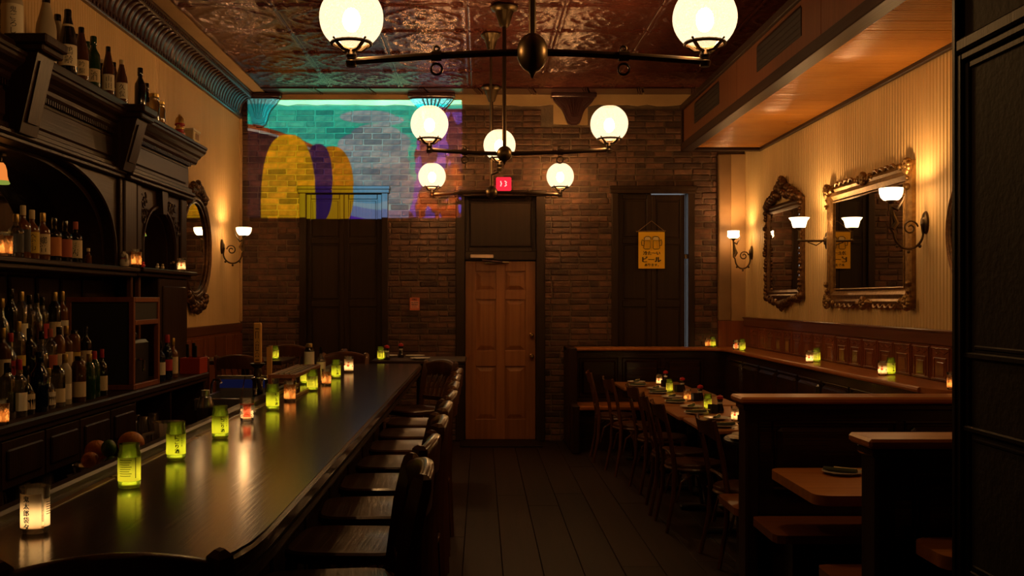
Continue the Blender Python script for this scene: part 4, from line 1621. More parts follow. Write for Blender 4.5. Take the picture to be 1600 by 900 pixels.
# bentwood cafe chairs (local front = +Y)
def make_chair():
    root = empty('cafe_chair')
    sm = MB().lathe([(0, .452), (.12, .450), (.165, .458), (.198, .462), (.205, .450), (.200, .435), (.16, .43), (0, .43)], (0, 0, 0), 26, 1.0, 1.0)
    sm.build('seat', M_bent, root, ang=50)
    MB().tube([(.196 * cos(a), .196 * sin(a), .425) for a in [2 * pi * i / 24 for i in range(24)]], .014, 6, closed=True).build('seat_ring', M_bent, root)
    for s_ in (-1, 1):
        MB().tube([(s_ * .165, .125, .43), (s_ * .185, .165, .22), (s_ * .20, .20, 0)], [.019, .016, .013], 8).build('leg', M_bent, root)
        MB().tube([(s_ * .195, -.235, 0), (s_ * .178, -.185, .25), (s_ * .172, -.175, .45), (s_ * .178, -.21, .66), (s_ * .186, -.262, .88)], [.013, .016, .018, .016, .013], 8).build('back_post', M_bent, root)
        MB().tube([(s_ * .178, -.165, .20), (s_ * .172, -.13, .34), (s_ * .165, -.04, .405), (s_ * .165, .05, .39), (s_ * .178, .13, .30), (s_ * .186, .16, .21)], .009, 6).build('bent_brace', M_bent, root)
    m_ = 10
    cr = MB()
    for i in range(m_ + 1):
        t = i / m_ * 2 - 1
        yb = -.248 - .035 * (1 - t * t)
        zt = .885 - .018 * (1 - abs(t)) ** .5 * 0 - .020 * cos(t * pi / 2)
        zb = .755 + .030 * cos(t * pi / 2)
        for dy, z in ((.016, zb), (.004, zb), (-.016, zt), (-.004, zt)):
            cr.v.append((t * .178, yb + dy, z))
    for i in range(m_):
        for k in range(4):
            a, b = i * 4 + k, i * 4 + (k + 1) % 4
            cr.f.append((a, b, b + 4, a + 4))
    cr.f.append((0, 1, 2, 3))
    cr.f.append(tuple(m_ * 4 + k for k in range(4))[::-1])
    cr.build('crest_rail', M_bent, root, ang=50)
    MB().tube([(-.172, -.178, .52), (-.08, -.20, .545), (.08, -.20, .545), (.172, -.178, .52)], .010, 6).build('back_rail', M_bent, root)
    MB().tube([(-.178, .14, .25), (0, .17, .25), (.178, .14, .25)], .009, 6).build('stretcher', M_bent, root)
    return root


ch0 = make_chair()
cs = [(1.63, 6.28, -86, 'nearest bentwood cafe chair, beside the tall booth partition'),
      (1.50, 7.22, -88, 'second bentwood cafe chair from the tall partition'),
      (1.50, 7.76, -95, 'third bentwood cafe chair from the tall partition'),
      (1.52, 8.60, -86, 'fourth bentwood cafe chair from the tall partition, mid row'),
      (1.42, 9.44, -84, 'fifth bentwood cafe chair from the tall partition'),
      (1.34, 10.22, -92, 'farthest bentwood cafe chair, near the back banquette')]
for i, (x, y, rz, lab) in enumerate(cs):
    o = ch0 if i == 0 else copy_tree(ch0)
    o.location = (x, y, 0)
    o.rotation_euler = (0, 0, rad(rz))
    tag(o, lab, 'chair', 'bentwood cafe chairs along the table row')


# ---- mirrors
def rosette(mb_, x, y, z, r, n=7):
    for i in range(n):
        a = 2 * pi * i / n
        mb_.ball((x, y + r * .6 * cos(a), z + r * .6 * sin(a)), r * .42, 8, 5)
    mb_.ball((x - .004, y, z), r * .45, 8, 5)


def swag(mb_, x, pts, r=.016, n=2):
    """knobbly carved run along a polyline of (y, z)"""
    for (a, b) in zip(pts, pts[1:]):
        L = math.hypot(b[0] - a[0], b[1] - a[1])
        m_ = max(1, int(L / (r * 1.5)))
        for i in range(m_):
            t = i / m_
            q = r * RNG.uniform(.7, 1.25)
            mb_.ball((x + RNG.uniform(-.006, .006), a[0] + (b[0] - a[0]) * t + RNG.uniform(-r, r) * .5, a[1] + (b[1] - a[1]) * t + RNG.uniform(-r, r) * .5), q, 6, 4)


def frame_rect(root, y0, y1, z0, z1, w, x, m_, d=-1):
    """bevelled picture-frame moulding in the wall plane, projecting towards the room"""
    prof = [(0, 0), (0, .028), (.16 * w, .040), (.30 * w, .044), (.42 * w, .030), (.62 * w, .034), (.80 * w, .018), (w, .012), (w, 0)]
    corners = [(y0, z0, 1, 1), (y1, z0, -1, 1), (y1, z1, -1, -1), (y0, z1, 1, -1)]
    for k in range(4):
        A, B = corners[k], corners[(k + 1) % 4]
        vs = []
        for c in (A, B):
            for p in prof:
                vs.append((x + d * p[1], c[0] + c[2] * p[0], c[1] + c[3] * p[0]))
        n = len(prof)
        mb_ = MB().add(vs, [(i, i + 1, n + i + 1, n + i) for i in range(n - 1)])
        mb_.build('frame_side', m_, root, ang=30)


def wallroot(name, x, y, z, label, cat):
    o = empty(name, (x, y, z))
    return tag(o, label, cat)


# large gilt mirror
mr = wallroot('wall_mirror', XR, 7.88, 1.54, 'large rectangular gilt-framed mirror on the right wall', 'mirror')
frame_rect(mr, -.86, .86, 0, 1.02, .155, 0, M_gold)
MB().box(-.018, -.010, -.73, .73, .13, .89).build('mirror_glass', M_mirror, mr, ang=0)
MB().box(-.010, -.002, -.80, .80, .06, .96).build('backing', M_dark, mr, ang=0)
MB().tube([(-.022, a, b) for a, b in ((-.715, .145), (.715, .145), (.715, .875), (-.715, .875))], .008, 6, closed=True).build('inner_bead', M_gold, mr, ang=0)
for i, (yy, zz) in enumerate(((-.82, .04), (.82, .04), (.82, .98), (-.82, .98))):
    q = MB()
    rosette(q, -.045, yy, zz, .062, 9)
    swag(q, -.042, [(yy, zz), (yy - math.copysign(.18, yy), zz)], .024)
    swag(q, -.042, [(yy, zz), (yy, zz + (.18 if zz < .5 else -.18))], .024)
    q.build('corner_carving', M_gold, mr, ang=60)
for yy, zz in ((0, .03), (0, .99)):
    q = MB()
    rosette(q, -.045, yy, zz, .055, 9)
    swag(q, -.042, [(yy - .17, zz), (yy + .17, zz)], .022)
    q.build('centre_carving', M_gold, mr, ang=60)
for zz, s_ in ((.022, 1), (.998, -1)):
    for a, b in ((-.62, -.2), (.2, .62)):
        q = MB()
        for i in range(4):
            c = a + (b - a) * (i + .5) / 4
            q.tube([(-.042, c - .05, zz), (-.048, c - .02, zz - .022 * s_), (-.048, c + .02, zz - .022 * s_), (-.042, c + .05, zz)], .011, 6)
        q.build('scalloped_edge', M_gold, mr, ang=60)

# smaller ornate mirror in the corner
m2 = wallroot('wall_mirror', XR, 10.02, 1.55, 'smaller ornate dark gilt mirror between two sconces on the right wall', 'mirror')
frame_rect(m2, -.60, .60, .06, 1.00, .10, 0, M_golddk)
MB().box(-.016, -.008, -.53, .53, .13, .93).build('mirror_glass', M_mirror, m2, ang=0)
MB().box(-.008, -.001, -.56, .56, .10, .96).build('backing', M_dark, m2, ang=0)
q = MB()
swag(q, -.04, [(-.58, 1.0), (-.3, 1.04), (0, 1.14), (.3, 1.04), (.58, 1.0)], .045)
swag(q, -.04, [(-.36, 1.06), (0, 1.20), (.36, 1.06)], .04)
rosette(q, -.045, 0, 1.19, .075, 9)
q.build('crest_carving', M_golddk, m2, ang=60)
q = MB()
swag(q, -.036, [(-.57, .10), (-.57, .98)], .026)
q.build('side_carving', M_golddk, m2, ang=60)
q = MB()
swag(q, -.036, [(.57, .10), (.57, .98)], .026)
q.build('side_carving', M_golddk, m2, ang=60)
q = MB()
swag(q, -.04, [(-.58, .07), (-.2, .03), (0, -.02), (.2, .03), (.58, .07)], .038)
rosette(q, -.042, 0, -.02, .05, 7)
q.build('foot_carving', M_golddk, m2, ang=60)


def oval_mirror(x, y, z, ry, rz_, side, label, m_, crest):
    root = wallroot('oval_mirror', x, y, z, label, 'mirror')
    s = -side
    n = 40
    for k, (f, dep, r_) in enumerate(((1.0, .02, .028), (.90, .03, .020), (.83, .02, .012))):
        MB().tube([(side * dep, ry * f * cos(2 * pi * i / n), rz_ * f * sin(2 * pi * i / n)) for i in range(n)], r_, 8, closed=True).build('frame_ring', m_, root)
    g = MB()
    for xx in (side * .012,):
        vs = [(xx, ry * .86 * cos(2 * pi * i / n), rz_ * .86 * sin(2 * pi * i / n)) for i in range(n)]
        g.add(vs, [tuple(range(n))])
    g.prism([(ry * .86 * cos(2 * pi * i / n), rz_ * .86 * sin(2 * pi * i / n)) for i in range(n)], 'x', min(0, side * .008), max(0, side * .008))
    g.build('mirror_glass', M_mirror, root, ang=20)
    for z_, w_ in ((crest, 1), (-crest, -1)):
        if not crest:
            continue
        q = MB()
        for t in range(3):
            swag(q, side * .045, [(-ry * .62, w_ * rz_ * .84), (-ry * .25, w_ * rz_ * (1.0 + .05 * t)), (0, w_ * rz_ * (1.06 + .05 * t)), (ry * .25, w_ * rz_ * (1.0 + .05 * t)), (ry * .62, w_ * rz_ * .84)], .034)
        q.build('carving', m_, root, ang=60)
    return root


oval_mirror(XL, 9.70, 2.09, .50, .52, 1, 'oval mirror in a carved dark gilt frame beside the back bar', M_golddk, 1)
oval_mirror(XR, 5.98, 2.02, .49, .44, -1, 'oval dark-framed mirror cut off by the black vestibule wall', M_golddk, 0)

# ---- yellow banner hanging on the shutter
by = YB - .068
bn = empty('hanging_banner', at(1018, 345, by))
tag(bn, 'yellow cloth banner with beer mugs and Japanese writing on the dark shutter', 'banner')
k_ = by / 1600


def bx(px): return (px - 1018) * k_
def bz(py): return (345 - py) * k_


mm = MB()
cols, rws = 10, 14
for j in range(rws + 1):
    for i in range(cols + 1):
        u_, v_ = i / cols, j / rws
        mm.v.append((bx(997.5 + 41 * u_), -.006 + .004 * sin(u_ * 9) * v_, bz(362.5 + 57 * v_)))
nn = len(mm.v)
mm.v += [(p[0], p[1] + .003, p[2]) for p in mm.v]
for j in range(rws):
    for i in range(cols):
        a = j * (cols + 1) + i
        mm.f.append((a, a + 1, a + cols + 2, a + cols + 1))
        mm.f.append(tuple(nn + q for q in (a, a + cols + 1, a + cols + 2, a + 1)))
cloth = mm.build('cloth', M_yellow, bn, fix=False)
MB().tube([(bx(994), -.004, bz(362)), (bx(1040), -.004, bz(361))], .006, 8).build('rod', M_barstrip, bn)
MB().tube([(bx(996), -.004, bz(362)), (0, .004, 0), (bx(1038), -.004, bz(361))], .0025, 5).build('string', M_string, bn)
tx = MB()
yy = -.0125
text_flat(tx, '冷た〜い', bx(1018), bz(395.5), 6.2 * k_, yy, 31 * k_, .0022)
text_flat(tx, 'ビール', bx(1018), bz(405.3), 8.8 * k_, yy, 32 * k_, .004)
text_flat(tx, 'あります。', bx(1018), bz(414), 4.4 * k_, yy, 29 * k_, .0012)
tx.build('lettering', M_ink, cloth, ang=0, fix=False)
mug = MB()
foam = MB()
for s_ in (-1, 1):
    c = 1018 + s_ * 6.4
    def pt(u_, v_): return (bx(c + s_ * u_), -.0135, bz(v_))
    mug.tube([pt(-3.8, 376), pt(-5.2 + 1.2, 387.5), pt(-2.8, 389.2), pt(4.2, 389.2), pt(6.2, 387.8), pt(5.0, 376)], .0035, 6, closed=True)
    mug.tube([pt(5.4, 376.5), pt(8.6, 374.6), pt(9.6, 379), pt(9.0, 383.5), pt(6.4, 384)], .004, 6)
    mug.tube([pt(-5.2, 374.5), pt(-4.4, 370.6), pt(-1, 369.4), pt(3, 369.8), pt(5.4, 372), pt(5, 375)], .0035, 6)
    f_ = [(-4.6, 374.6), (-4, 371.2), (-1, 370.1), (3, 370.5), (5, 372.4), (4.6, 375.2), (0, 374.6)]
    foam.prism([(bx(c + s_ * a), bz(b)) for a, b in f_], 'y', -.0125, -.0115)
mug.build('mug_outline', M_ink, cloth)
foam.build('mug_foam', M_inkfoam, cloth, ang=0)

# ---- fire notice on the brick
fn = empty('fire_notice', at(648, 485, YB - .022))
tag(fn, 'small orange-red fire notice plate on the brick wall left of the door', 'sign')
kk = YB / 1600
w_, h_ = 15.5 * kk, 20 * kk
MB().cbox(-w_ / 2, w_ / 2, -.006, .006, 0, h_, .003).build('plate', mat('notice_red', (.62, .15, .07), .5), fn, ang=0)
MB().cbox(-w_ / 2 + .012, w_ / 2 - .012, -.0075, -.006, .025, h_ - .04, .0005).build('text_field', mat('notice_pink', (.72, .34, .24), .5), fn, ang=0)
tx = MB()
text_flat(tx, 'FIRE', 0, h_ - .022, .020, -.0085, .06, .0012)
text_flat(tx, 'ACTION', 0, h_ - .055, .014, -.0085, .075, .001)
text_flat(tx, 'NOTICE', 0, h_ - .078, .014, -.0085, .075, .001)
tx.build('lettering', M_ink, fn, ang=0, fix=False)
tx = MB()
for i in range(4):
    tx.box(-.035, .03 - .012 * (i % 2), -.0083, -.0076, .032 + i * .011, .036 + i * .011)
tx.build('small_print', M_redbox, fn, ang=0)
# ================================================================ CANDLES IN SAKE GLASSES
def shell(r, z0, z1, a0, a1, n=18):
    return MB().lathe([(r, z0), (r, z1)], (0, 0, 0), n, a0=a0, a1=a1)


def disc_on(mb_, r, ang, z, q, n=8):
    vs = [(r * cos(ang), r * sin(ang), z)] + [(r * cos(ang + q * cos(2 * pi * i / n) / r), r * sin(ang + q * cos(2 * pi * i / n) / r), z + q * sin(2 * pi * i / n)) for i in range(n)]
    mb_.add(vs, [(0, 1 + i, 1 + (i + 1) % n) for i in range(n)])


def flower_on(mb_, r, ang, z, q):
    for i in range(5):
        t = 2 * pi * i / 5
        disc_on(mb_, r, ang + q * .62 * cos(t) / r, z + q * .62 * sin(t), q * .42, 7)


A = -pi / 2  # towards the camera side
FLAME_ME = MB().lathe([(0, 0), (.0045, .004), (.0062, .010), (.0045, .019), (0, .030)], (0, 0, 0), 8).mesh('flame', 60)


def candle_proto(kind):
    """returns list of (name, mesh, material, parent index)"""
    parts = []
    rng = random.Random(hash(kind) % 7 if False else len(kind) * 3)
    if kind.startswith('green'):
        r, h = .030, .122
        g = MB().lathe([(0, .001), (r * .9, .001), (r, .006), (r, h * .74), (r * .985, h * .80), (r * .90, h * .85), (r * .88, h * .95), (r * .93, h * .97), (r * .93, h), (r * .85, h), (r * .83, h * .86), (r * .93, h * .79), (r * .94, .010), (0, .009)], (0, 0, 0), 28)
        parts.append(('glass', g.mesh('glass', 40), M_jgreen, None))
        lab = shell(r + .0006, h * .17, h * .70, A - 1.9, A + 1.9, 24)
        parts.append(('paper_label', lab.mesh('paper_label', 60), M_lwhite if kind == 'green_print' else M_lgreen, None))
        tx = MB()
        if kind == 'green_print':
            for i in range(8):
                z = h * .64 - i * h * .05
                for a_, w_ in ((A - .35, .55), ):
                    v = shell(r + .0011, z, z + .0016, a_ - w_, a_ + w_ - .1 * (i % 3), 8)
                    tx.add(v.v, v.f)
            v = shell(r + .0011, h * .24, h * .70, A + .52, A + .60, 4)
            tx.add(v.v, v.f)
        else:
            t_ = {'green_a': A + .10, 'green_b': A + .30, 'green_c': A + .62}[kind]
            for d_ in (-.025, 0, .025):
                text_round(tx, 'にごり酒', r + .0012 + abs(d_) * .004, t_ + d_, h * .45, h * .48, .016)
            text_round(tx, '純米吟醸', r + .0012, t_ + .52, h * .50, h * .26, .004)
        parts.append(('lettering', tx.mesh('lettering', 0, False), M_ink, 1))
        wx = MB().lathe([(0, .010), (r * .9, .010), (r * .92, .012), (r * .92, h * .085), (0, h * .082)], (0, 0, 0), 20)
        parts.append(('wax', wx.mesh('wax', 40), M_lgreen, None))
        parts.append(('flame', FLAME_ME, M_flame, None, h * .20))
    else:
        r, h = .0305, .104
        g = MB().lathe([(0, .001), (r * .86, .001), (r * .92, .006), (r * .97, h * .5), (r, h * .93), (r * 1.06, h * .955), (r * 1.06, h * .99), (r * .98, h), (r * .92, h * .95), (r * .90, .012), (0, .011)], (0, 0, 0), 28)
        parts.append(('glass', g.mesh('glass', 40), M_jclear, None))
        rr = r * .985
        if kind == 'clear_oni':
            lab = shell(rr + .001, h * .13, h * .86, A - 1.9, A + .42, 22)
            parts.append(('paper_label', lab.mesh('paper_label', 60), M_lwhite, None))
            tx = MB()
            for d_ in (-.02, 0, .02):
                text_round(tx, '鬼太郎袋タ', rr + .0018 + abs(d_) * .004, A - .62 + d_, h * .47, h * .74, .016)
            sm_ = MB()
            for i in range(6):
                v = shell(rr + .0022, h * (.66 - .05 * i), h * (.665 - .05 * i) + .0012, A + .78, A + 1.35, 5)
                sm_.add(v.v, v.f)
            parts.append(('lettering', tx.mesh('lettering', 0, False), M_ink, 1))
            lab2 = shell(rr + .0008, h * .15, h * .74, A + .62, A + 1.8, 14)
            parts.append(('paper_label', lab2.mesh('paper_label', 60), M_lflower, None))
            parts.append(('small_print', sm_.mesh('small_print', 0, False), M_ink, 3))
        elif kind == 'clear_red':
            lab = shell(rr - .0005, h * .20, h * .70, A - .55, A + .55, 12)
            parts.append(('printed_panel', lab.mesh('printed_panel', 60), M_lred, None))
            band = shell(rr - .0005, h * .70, h * .745, A - 3.1, A + 3.1, 24)
            parts.append(('printed_band', band.mesh('printed_band', 60), M_lred, None))
            fl_ = MB()
            for a_, z_, q_ in ((A - .25, .55, .010), (A + .2, .60, .008), (A + .05, .36, .010), (A - .3, .30, .007), (A + .75, .40, .008), (A + .85, .25, .008), (A - .8, .25, .009), (A + .4, .28, .007), (A - .85, .5, .006)):
                flower_on(fl_, rr + .0006, a_, h * z_, q_)
            parts.append(('printed_flowers', fl_.mesh('printed_flowers', 0, False), M_lflower, None))
        else:
            lab = shell(rr - .0006, h * .12, h * .84, A - 1.7, A + 1.7, 22)
            parts.append(('printed_panel', lab.mesh('printed_panel', 60), M_ldark if kind == 'clear_flower' else M_lwhite, None))
            fl_ = MB()
            if kind == 'clear_flower':
                for i in range(16):
                    flower_on(fl_, rr + .0006, A + rng.uniform(-1.4, 1.4), h * rng.uniform(.22, .80), rng.uniform(.006, .011))
                disc_on(fl_, rr + .0009, A + .25, h * .42, .013, 12)
                disc_on(fl_, rr + .0009, A + .25, h * .26, .010, 12)
                parts.append(('printed_flowers', fl_.mesh('printed_flowers', 0, False), M_lflower, None))
            else:
                for a_, z_, q_ in ((A - .15, .45, .009), (A - .1, .62, .006), (A + .9, .4, .006), (A - 1.0, .5, .007)):
                    disc_on(fl_, rr + .0006, a_, h * z_, q_, 9)
                parts.append(('printed_figure', fl_.mesh('printed_figure', 0, False), M_lred, None))
        wx = MB().lathe([(0, .012), (r * .84, .012), (r * .86, .014), (r * .88, h * .17), (0, h * .165)], (0, 0, 0), 20)
        parts.append(('wax', wx.mesh('wax', 40), M_wax, None))
        parts.append(('flame', FLAME_ME, M_flame, None, h * .25))
    return parts


PROTO = {}


def candle(kind, x, y, z, label, rz=0, s=1.0, group='lit candles in sake glasses'):
    if kind not in PROTO:
        PROTO[kind] = candle_proto(kind)
    root = empty('candle_glass', (x, y, z + .0005), rz)
    root.scale = (s, s, s)
    tag(root, label, 'candle', group)
    made = []
    for p in PROTO[kind]:
        par = root if p[3] is None else made[p[3]]
        o = place(p[0], p[1], p[2], par)
        if len(p) > 4:
            o.location.z = p[4]
        made.append(o)
    return root


def face(x, y):
    """turn a glass so the side drawn at -Y looks to the open room"""
    return math.atan2(x, -y) * 0 + math.atan2(-x * .0, 1)


barc = [('clear_oni', 55, 832, 'nearest candle glass on the bar, clear with black brush writing on cream paper', 1.0),
        ('green_print', 202, 762, 'green candle glass with a white printed label, second along the bar', 1.0),
        ('green_a', 275, 719, 'green candle glass with black Japanese writing before the fruit and pitcher', 1.0),
        ('green_b', 344, 685, 'green candle glass with black writing, fourth along the bar', 1.0),
        ('clear_red', 386, 659, 'clear candle glass with a red flower print on the bar', 1.0),
        ('green_c', 426, 641, 'green candle glass standing before the wooden caddy on the bar', 1.0),
        ('clear_flower', 453, 627, 'candle glass with white blossom print at the caddy corner', 1.0),
        ('green_print', 488, 611, 'green candle glass beside the long side of the wooden caddy', 1.0),
        ('clear_flower', 510, 602, 'small blossom print candle glass just past the wooden caddy', .95),
        ('green_b', 525, 591, 'green candle glass second from the far end of the bar', 1.0),
        ('clear_fig', 545, 582, 'cream candle glass with red figure, farthest on the bar', 1.1)]
for kind, px, py, lab, s_ in barc:
    Y = (CAMZ - BZ) * 1600 / (py - 468)
    p = at(px, py, Y)
    candle(kind, p.x, p.y, BZ, lab, math.atan2(-p.x, p.y), s_)
# ledge under the mirrors: pairs of one clear and one green glass
led = [(1106, 542, 'clear_flower', 'blossom candle glass of the pair on the back corner of the ledge'), (1114, 541, 'green_print', 'green candle glass of the pair on the back corner of the ledge'),
       (1150, 547, 'clear_red', 'red print candle glass of the pair below the small mirror sconce'), (1160, 548, 'green_print', 'green candle glass of the pair near the far corner pilaster'),
       (1265, 567, 'clear_fig', 'cream candle glass of the pair below the straight-armed sconce'), (1276, 566, 'green_print', 'green candle glass of the pair below the straight-armed sconce'),
       (1379, 587, 'clear_fig', 'cream candle glass of the pair below the large gilt mirror'), (1392, 586, 'green_c', 'green candle glass of the pair below the large gilt mirror'),
       (1488, 609, 'clear_flower', 'single blossom candle glass on the ledge beside the vestibule wall')]
for px, py, kind, lab in led:
    Y = (CAMZ - LZ) * 1600 / (py - 468)
    if Y > 11.42:
        Y = 11.40
    p = at(px, py, Y)
    candle(kind, min(p.x, 2.88), p.y, LZ, lab, math.atan2(-p.x, p.y))

# ================================================================ TABLE SETTINGS
BOT = {}
G_soy = mat('soy_glass', (.012, .006, .004), .08, coat=.5)


def soy(x, y, z, label, group='soy sauce bottles with red caps'):
    if 'soy' not in BOT:
        BOT['soy'] = (MB().lathe([(0, 0), (.027, 0), (.030, .004), (.030, .020), (.024, .045), (.017, .070), (.017, .085), (.022, .098), (.022, .104), (0, .104)], (0, 0, 0), 18).mesh('body', 40),
                      MB().lathe([(.021, 0), (.024, .003), (.024, .018), (.018, .024), (.007, .026), (.007, .031), (0, .031)], (0, 0, 0), 18).mesh('cap', 40),
                      shell(.0188, .068, .082, 0, 2 * pi, 14).mesh('neck_label', 60))
    root = empty('soy_sauce_bottle', (x, y, z + .0005))
    tag(root, label, 'bottle', group)
    place('body', BOT['soy'][0], G_soy, root)
    place('cap', BOT['soy'][1], M_red, root, (0, 0, .104))
    place('neck_label', BOT['soy'][2], M_white, root)
    return root


def black_cup(x, y, z, label):
    root = empty('black_cup', (x, y, z + .0005), .3)
    tag(root, label, 'cup', 'square black cups on the tables')
    mb_ = MB().cbox(-.026, .026, -.026, .026, 0, .010, .003)
    mb_.build('base', M_black, root, ang=0)
    w = MB()
    for q in ((-.027, -.022, -.027, .027), (.022, .027, -.027, .027), (-.022, .022, -.027, -.022), (-.022, .022, .022, .027)):
        w.box(q[0], q[1], q[2], q[3], .008, .066)
    w.build('sides', M_black, root, ang=0)
    return root


PLATE = MB().lathe([(0, .003), (.045, .003), (.055, .006), (.088, .014), (.092, .016), (.090, .019), (.056, .010), (0, .008)], (0, 0, 0), 32).mesh('rim', 40)
FOOT = MB().lathe([(0, 0), (.05, 0), (.05, .004), (0, .004)], (0, 0, 0), 24).mesh('foot_ring', 40)


def plate(x, y, z, label, s=1.0):
    root = empty('plate', (x, y, z + .0005))
    root.scale = (s, s, 1)
    tag(root, label, 'plate', 'small white plates set on the tables')
    place('dish', PLATE, M_white, root)
    place('foot_ring', FOOT, M_white, root)
    return root


def napkin(x, y, z, rz, label, L=.10):
    root = empty('rolled_napkin', (x, y, z), rz)
    tag(root, label, 'napkin', 'rolled napkins with chopsticks')
    MB().tube([(-L * .8, 0, .012), (L * .8, 0, .012)], .012, 8).build('cloth_roll', M_cloth, root)
    MB().tube([(-L * .3, 0, .024), (L * 1.25, .004, .020)], .0035, 6).build('chopsticks', M_inkfoam, root)
    return root


nm = ['nearest', 'second', 'middle', 'fourth', 'farthest']
ck = ['clear_fig', 'green_print', 'clear_flower', 'green_print', 'clear_fig']
cp = [(1149, 658), (1106, 640), (1074, 627), (1046, 613), (1030, 601)]
sp = [(1166, 668), (1125, 645), (1094, 626), (1066, 612), (1041, 600)]
bp_ = [(1159, 663), (1110, 645), (1083, 626), (1057, 612), (1036, 604)]
for i in range(5):
    def on(px, py):
        Y = .85 * 1600 / (py - 468)
        Y = min(max(Y, TY[i] - .31), TY[i] + .31)
        p = at(px, py, Y)
        return min(max(p.x, TX[i] - .28), TX[i] + .28), Y
    x, y = on(*cp[i])
    kd = ['cream figure', 'green', 'blossom print', 'green', 'cream figure'][i]
    candle(ck[i], x, y, .75, f'{kd} candle glass on the {nm[i]} square table of the row', math.atan2(-x, y))
    x2, y2 = on(*sp[i])
    soy(x2, y2 + (.03 if i == 4 else 0), .75, f'red-capped soy sauce bottle on the {nm[i]} square table of the row')
    x3, y3 = on(*bp_[i])
    black_cup(x3 + (.01 if i else 0), y3 - .035, .75, f'square black cup on the {nm[i]} square table of the row')
    for q, s_ in enumerate((-1, 1)):
        xx, yy = TX[i] - .17 + .05 * q, TY[i] + s_ * .21
        if q and abs(yy - y) < .1 and abs(xx - x) < .1:
            xx -= .06
        w_ = 'near' if s_ < 0 else 'far'
        plate(xx, yy, .75, f'small white plate on the {w_} side of the {nm[i]} square table')
        napkin(xx, yy, .759, rad(15 + 50 * q), f'rolled dark napkin on the {w_} plate of the {nm[i]} square table')
p = at(1316, 730, 4.98)
plate(p.x, 4.98, .75, 'small white plate on the booth table before the tall partition', 1.05)
napkin(p.x - .01, 4.98, .759, rad(-35), 'rolled napkin with chopsticks on the booth table plate')
plate(1.62, 6.2, .75, 'lower white plate of the stack on the small round table', 1.35)
plate(1.62, 6.2, .7695, 'upper white plate of the stack on the small round table', 1.1)
# high tables
HT = BZ - .02
candle('green_print', -.895, 9.12, HT, 'green candle glass on the high table behind the bar end', 0)
soy(-.845, 9.16, HT, 'soy sauce bottle beside the green candle on the high table')
soy(-.75, 9.55, HT, 'soy sauce bottle alone at the middle of the high table by the bricks')
plate(-.55, 9.18, HT, 'white plate at the near edge of the high table')
plate(-.62, 9.6, HT, 'white plate at the far edge of the high table')
plate(-.86, 9.62, HT, 'white plate nearest the shuttered window on the high table')
candle('green_print', -1.86, 9.25, HT, 'green candle glass on the corner high table below the oval mirror', 0)
candle('green_print', -1.195, 6.62, BZ, 'green candle glass behind the wooden caddy, beside the corked bottle', 0, .95) if False else None

# ================================================================ BOTTLES
G_dark = mat('dark_bottle_glass', (.010, .008, .006), .06, coat=.4)
G_blue = mat('navy_bottle_glass', (.006, .012, .035), .06, coat=.4)
G_green = mat('green_bottle_glass', (.014, .045, .012), .08, coat=.4)
G_brown = mat('brown_bottle_glass', (.075, .028, .010), .08, coat=.4)
G_amber = mat('amber_whisky', (.13, .045, .010), .08, coat=.5)
G_clear = thin_glass('clear_bottle_glass', (.74, .71, .64), .15, body=(.5, .44, .32), bodymix=.2)
G_frost = mat('frosted_bottle_glass', (.40, .34, .24), .45)
L_cream = mat('cream_label', (.66, .54, .34), .7)
L_white = mat('white_label', (.74, .67, .52), .7)
L_yellow = mat('yellow_label', (.55, .38, .05), .7)
L_orange = mat('orange_label', (.55, .20, .05), .7)
L_rust = mat('rust_label', (.42, .10, .05), .7)
L_red = mat('red_label', (.42, .02, .03), .6)
L_black = mat('black_label', (.015, .013, .012), .6)
L_gold = mat('gold_cap', (.55, .38, .12), .35, .8)

SHAPES = {  # profile radius factor, height factor
    'wine': [(0, 0), (.96, 0), (1, .01), (1, .58), (.93, .64), (.62, .71), (.42, .77), (.38, .82), (.38, .92), (.44, .925), (.44, .95), (0, .95)],
    'sake': [(0, 0), (.96, 0), (1, .01), (1, .50), (.92, .58), (.68, .70), (.46, .82), (.36, .90), (.36, .93), (0, .93)],
    'whisky': [(0, 0), (.97, 0), (1, .008), (1, .56), (.95, .61), (.62, .66), (.36, .70), (.34, .76), (.34, .90), (0, .90)],
    'slim': [(0, 0), (.96, 0), (1, .01), (1, .66), (.86, .72), (.50, .78), (.40, .82), (.40, .93), (0, .93)],
    'round': [(0, 0), (.9, 0), (1, .05), (1.02, .28), (.95, .42), (.62, .54), (.36, .60), (.34, .90), (0, .90)],
    'jug': [(0, 0), (.97, 0), (1, .01), (1, .70), (.9, .78), (.6, .82), (.55, .86), (0, .86)],
}
BM = {}


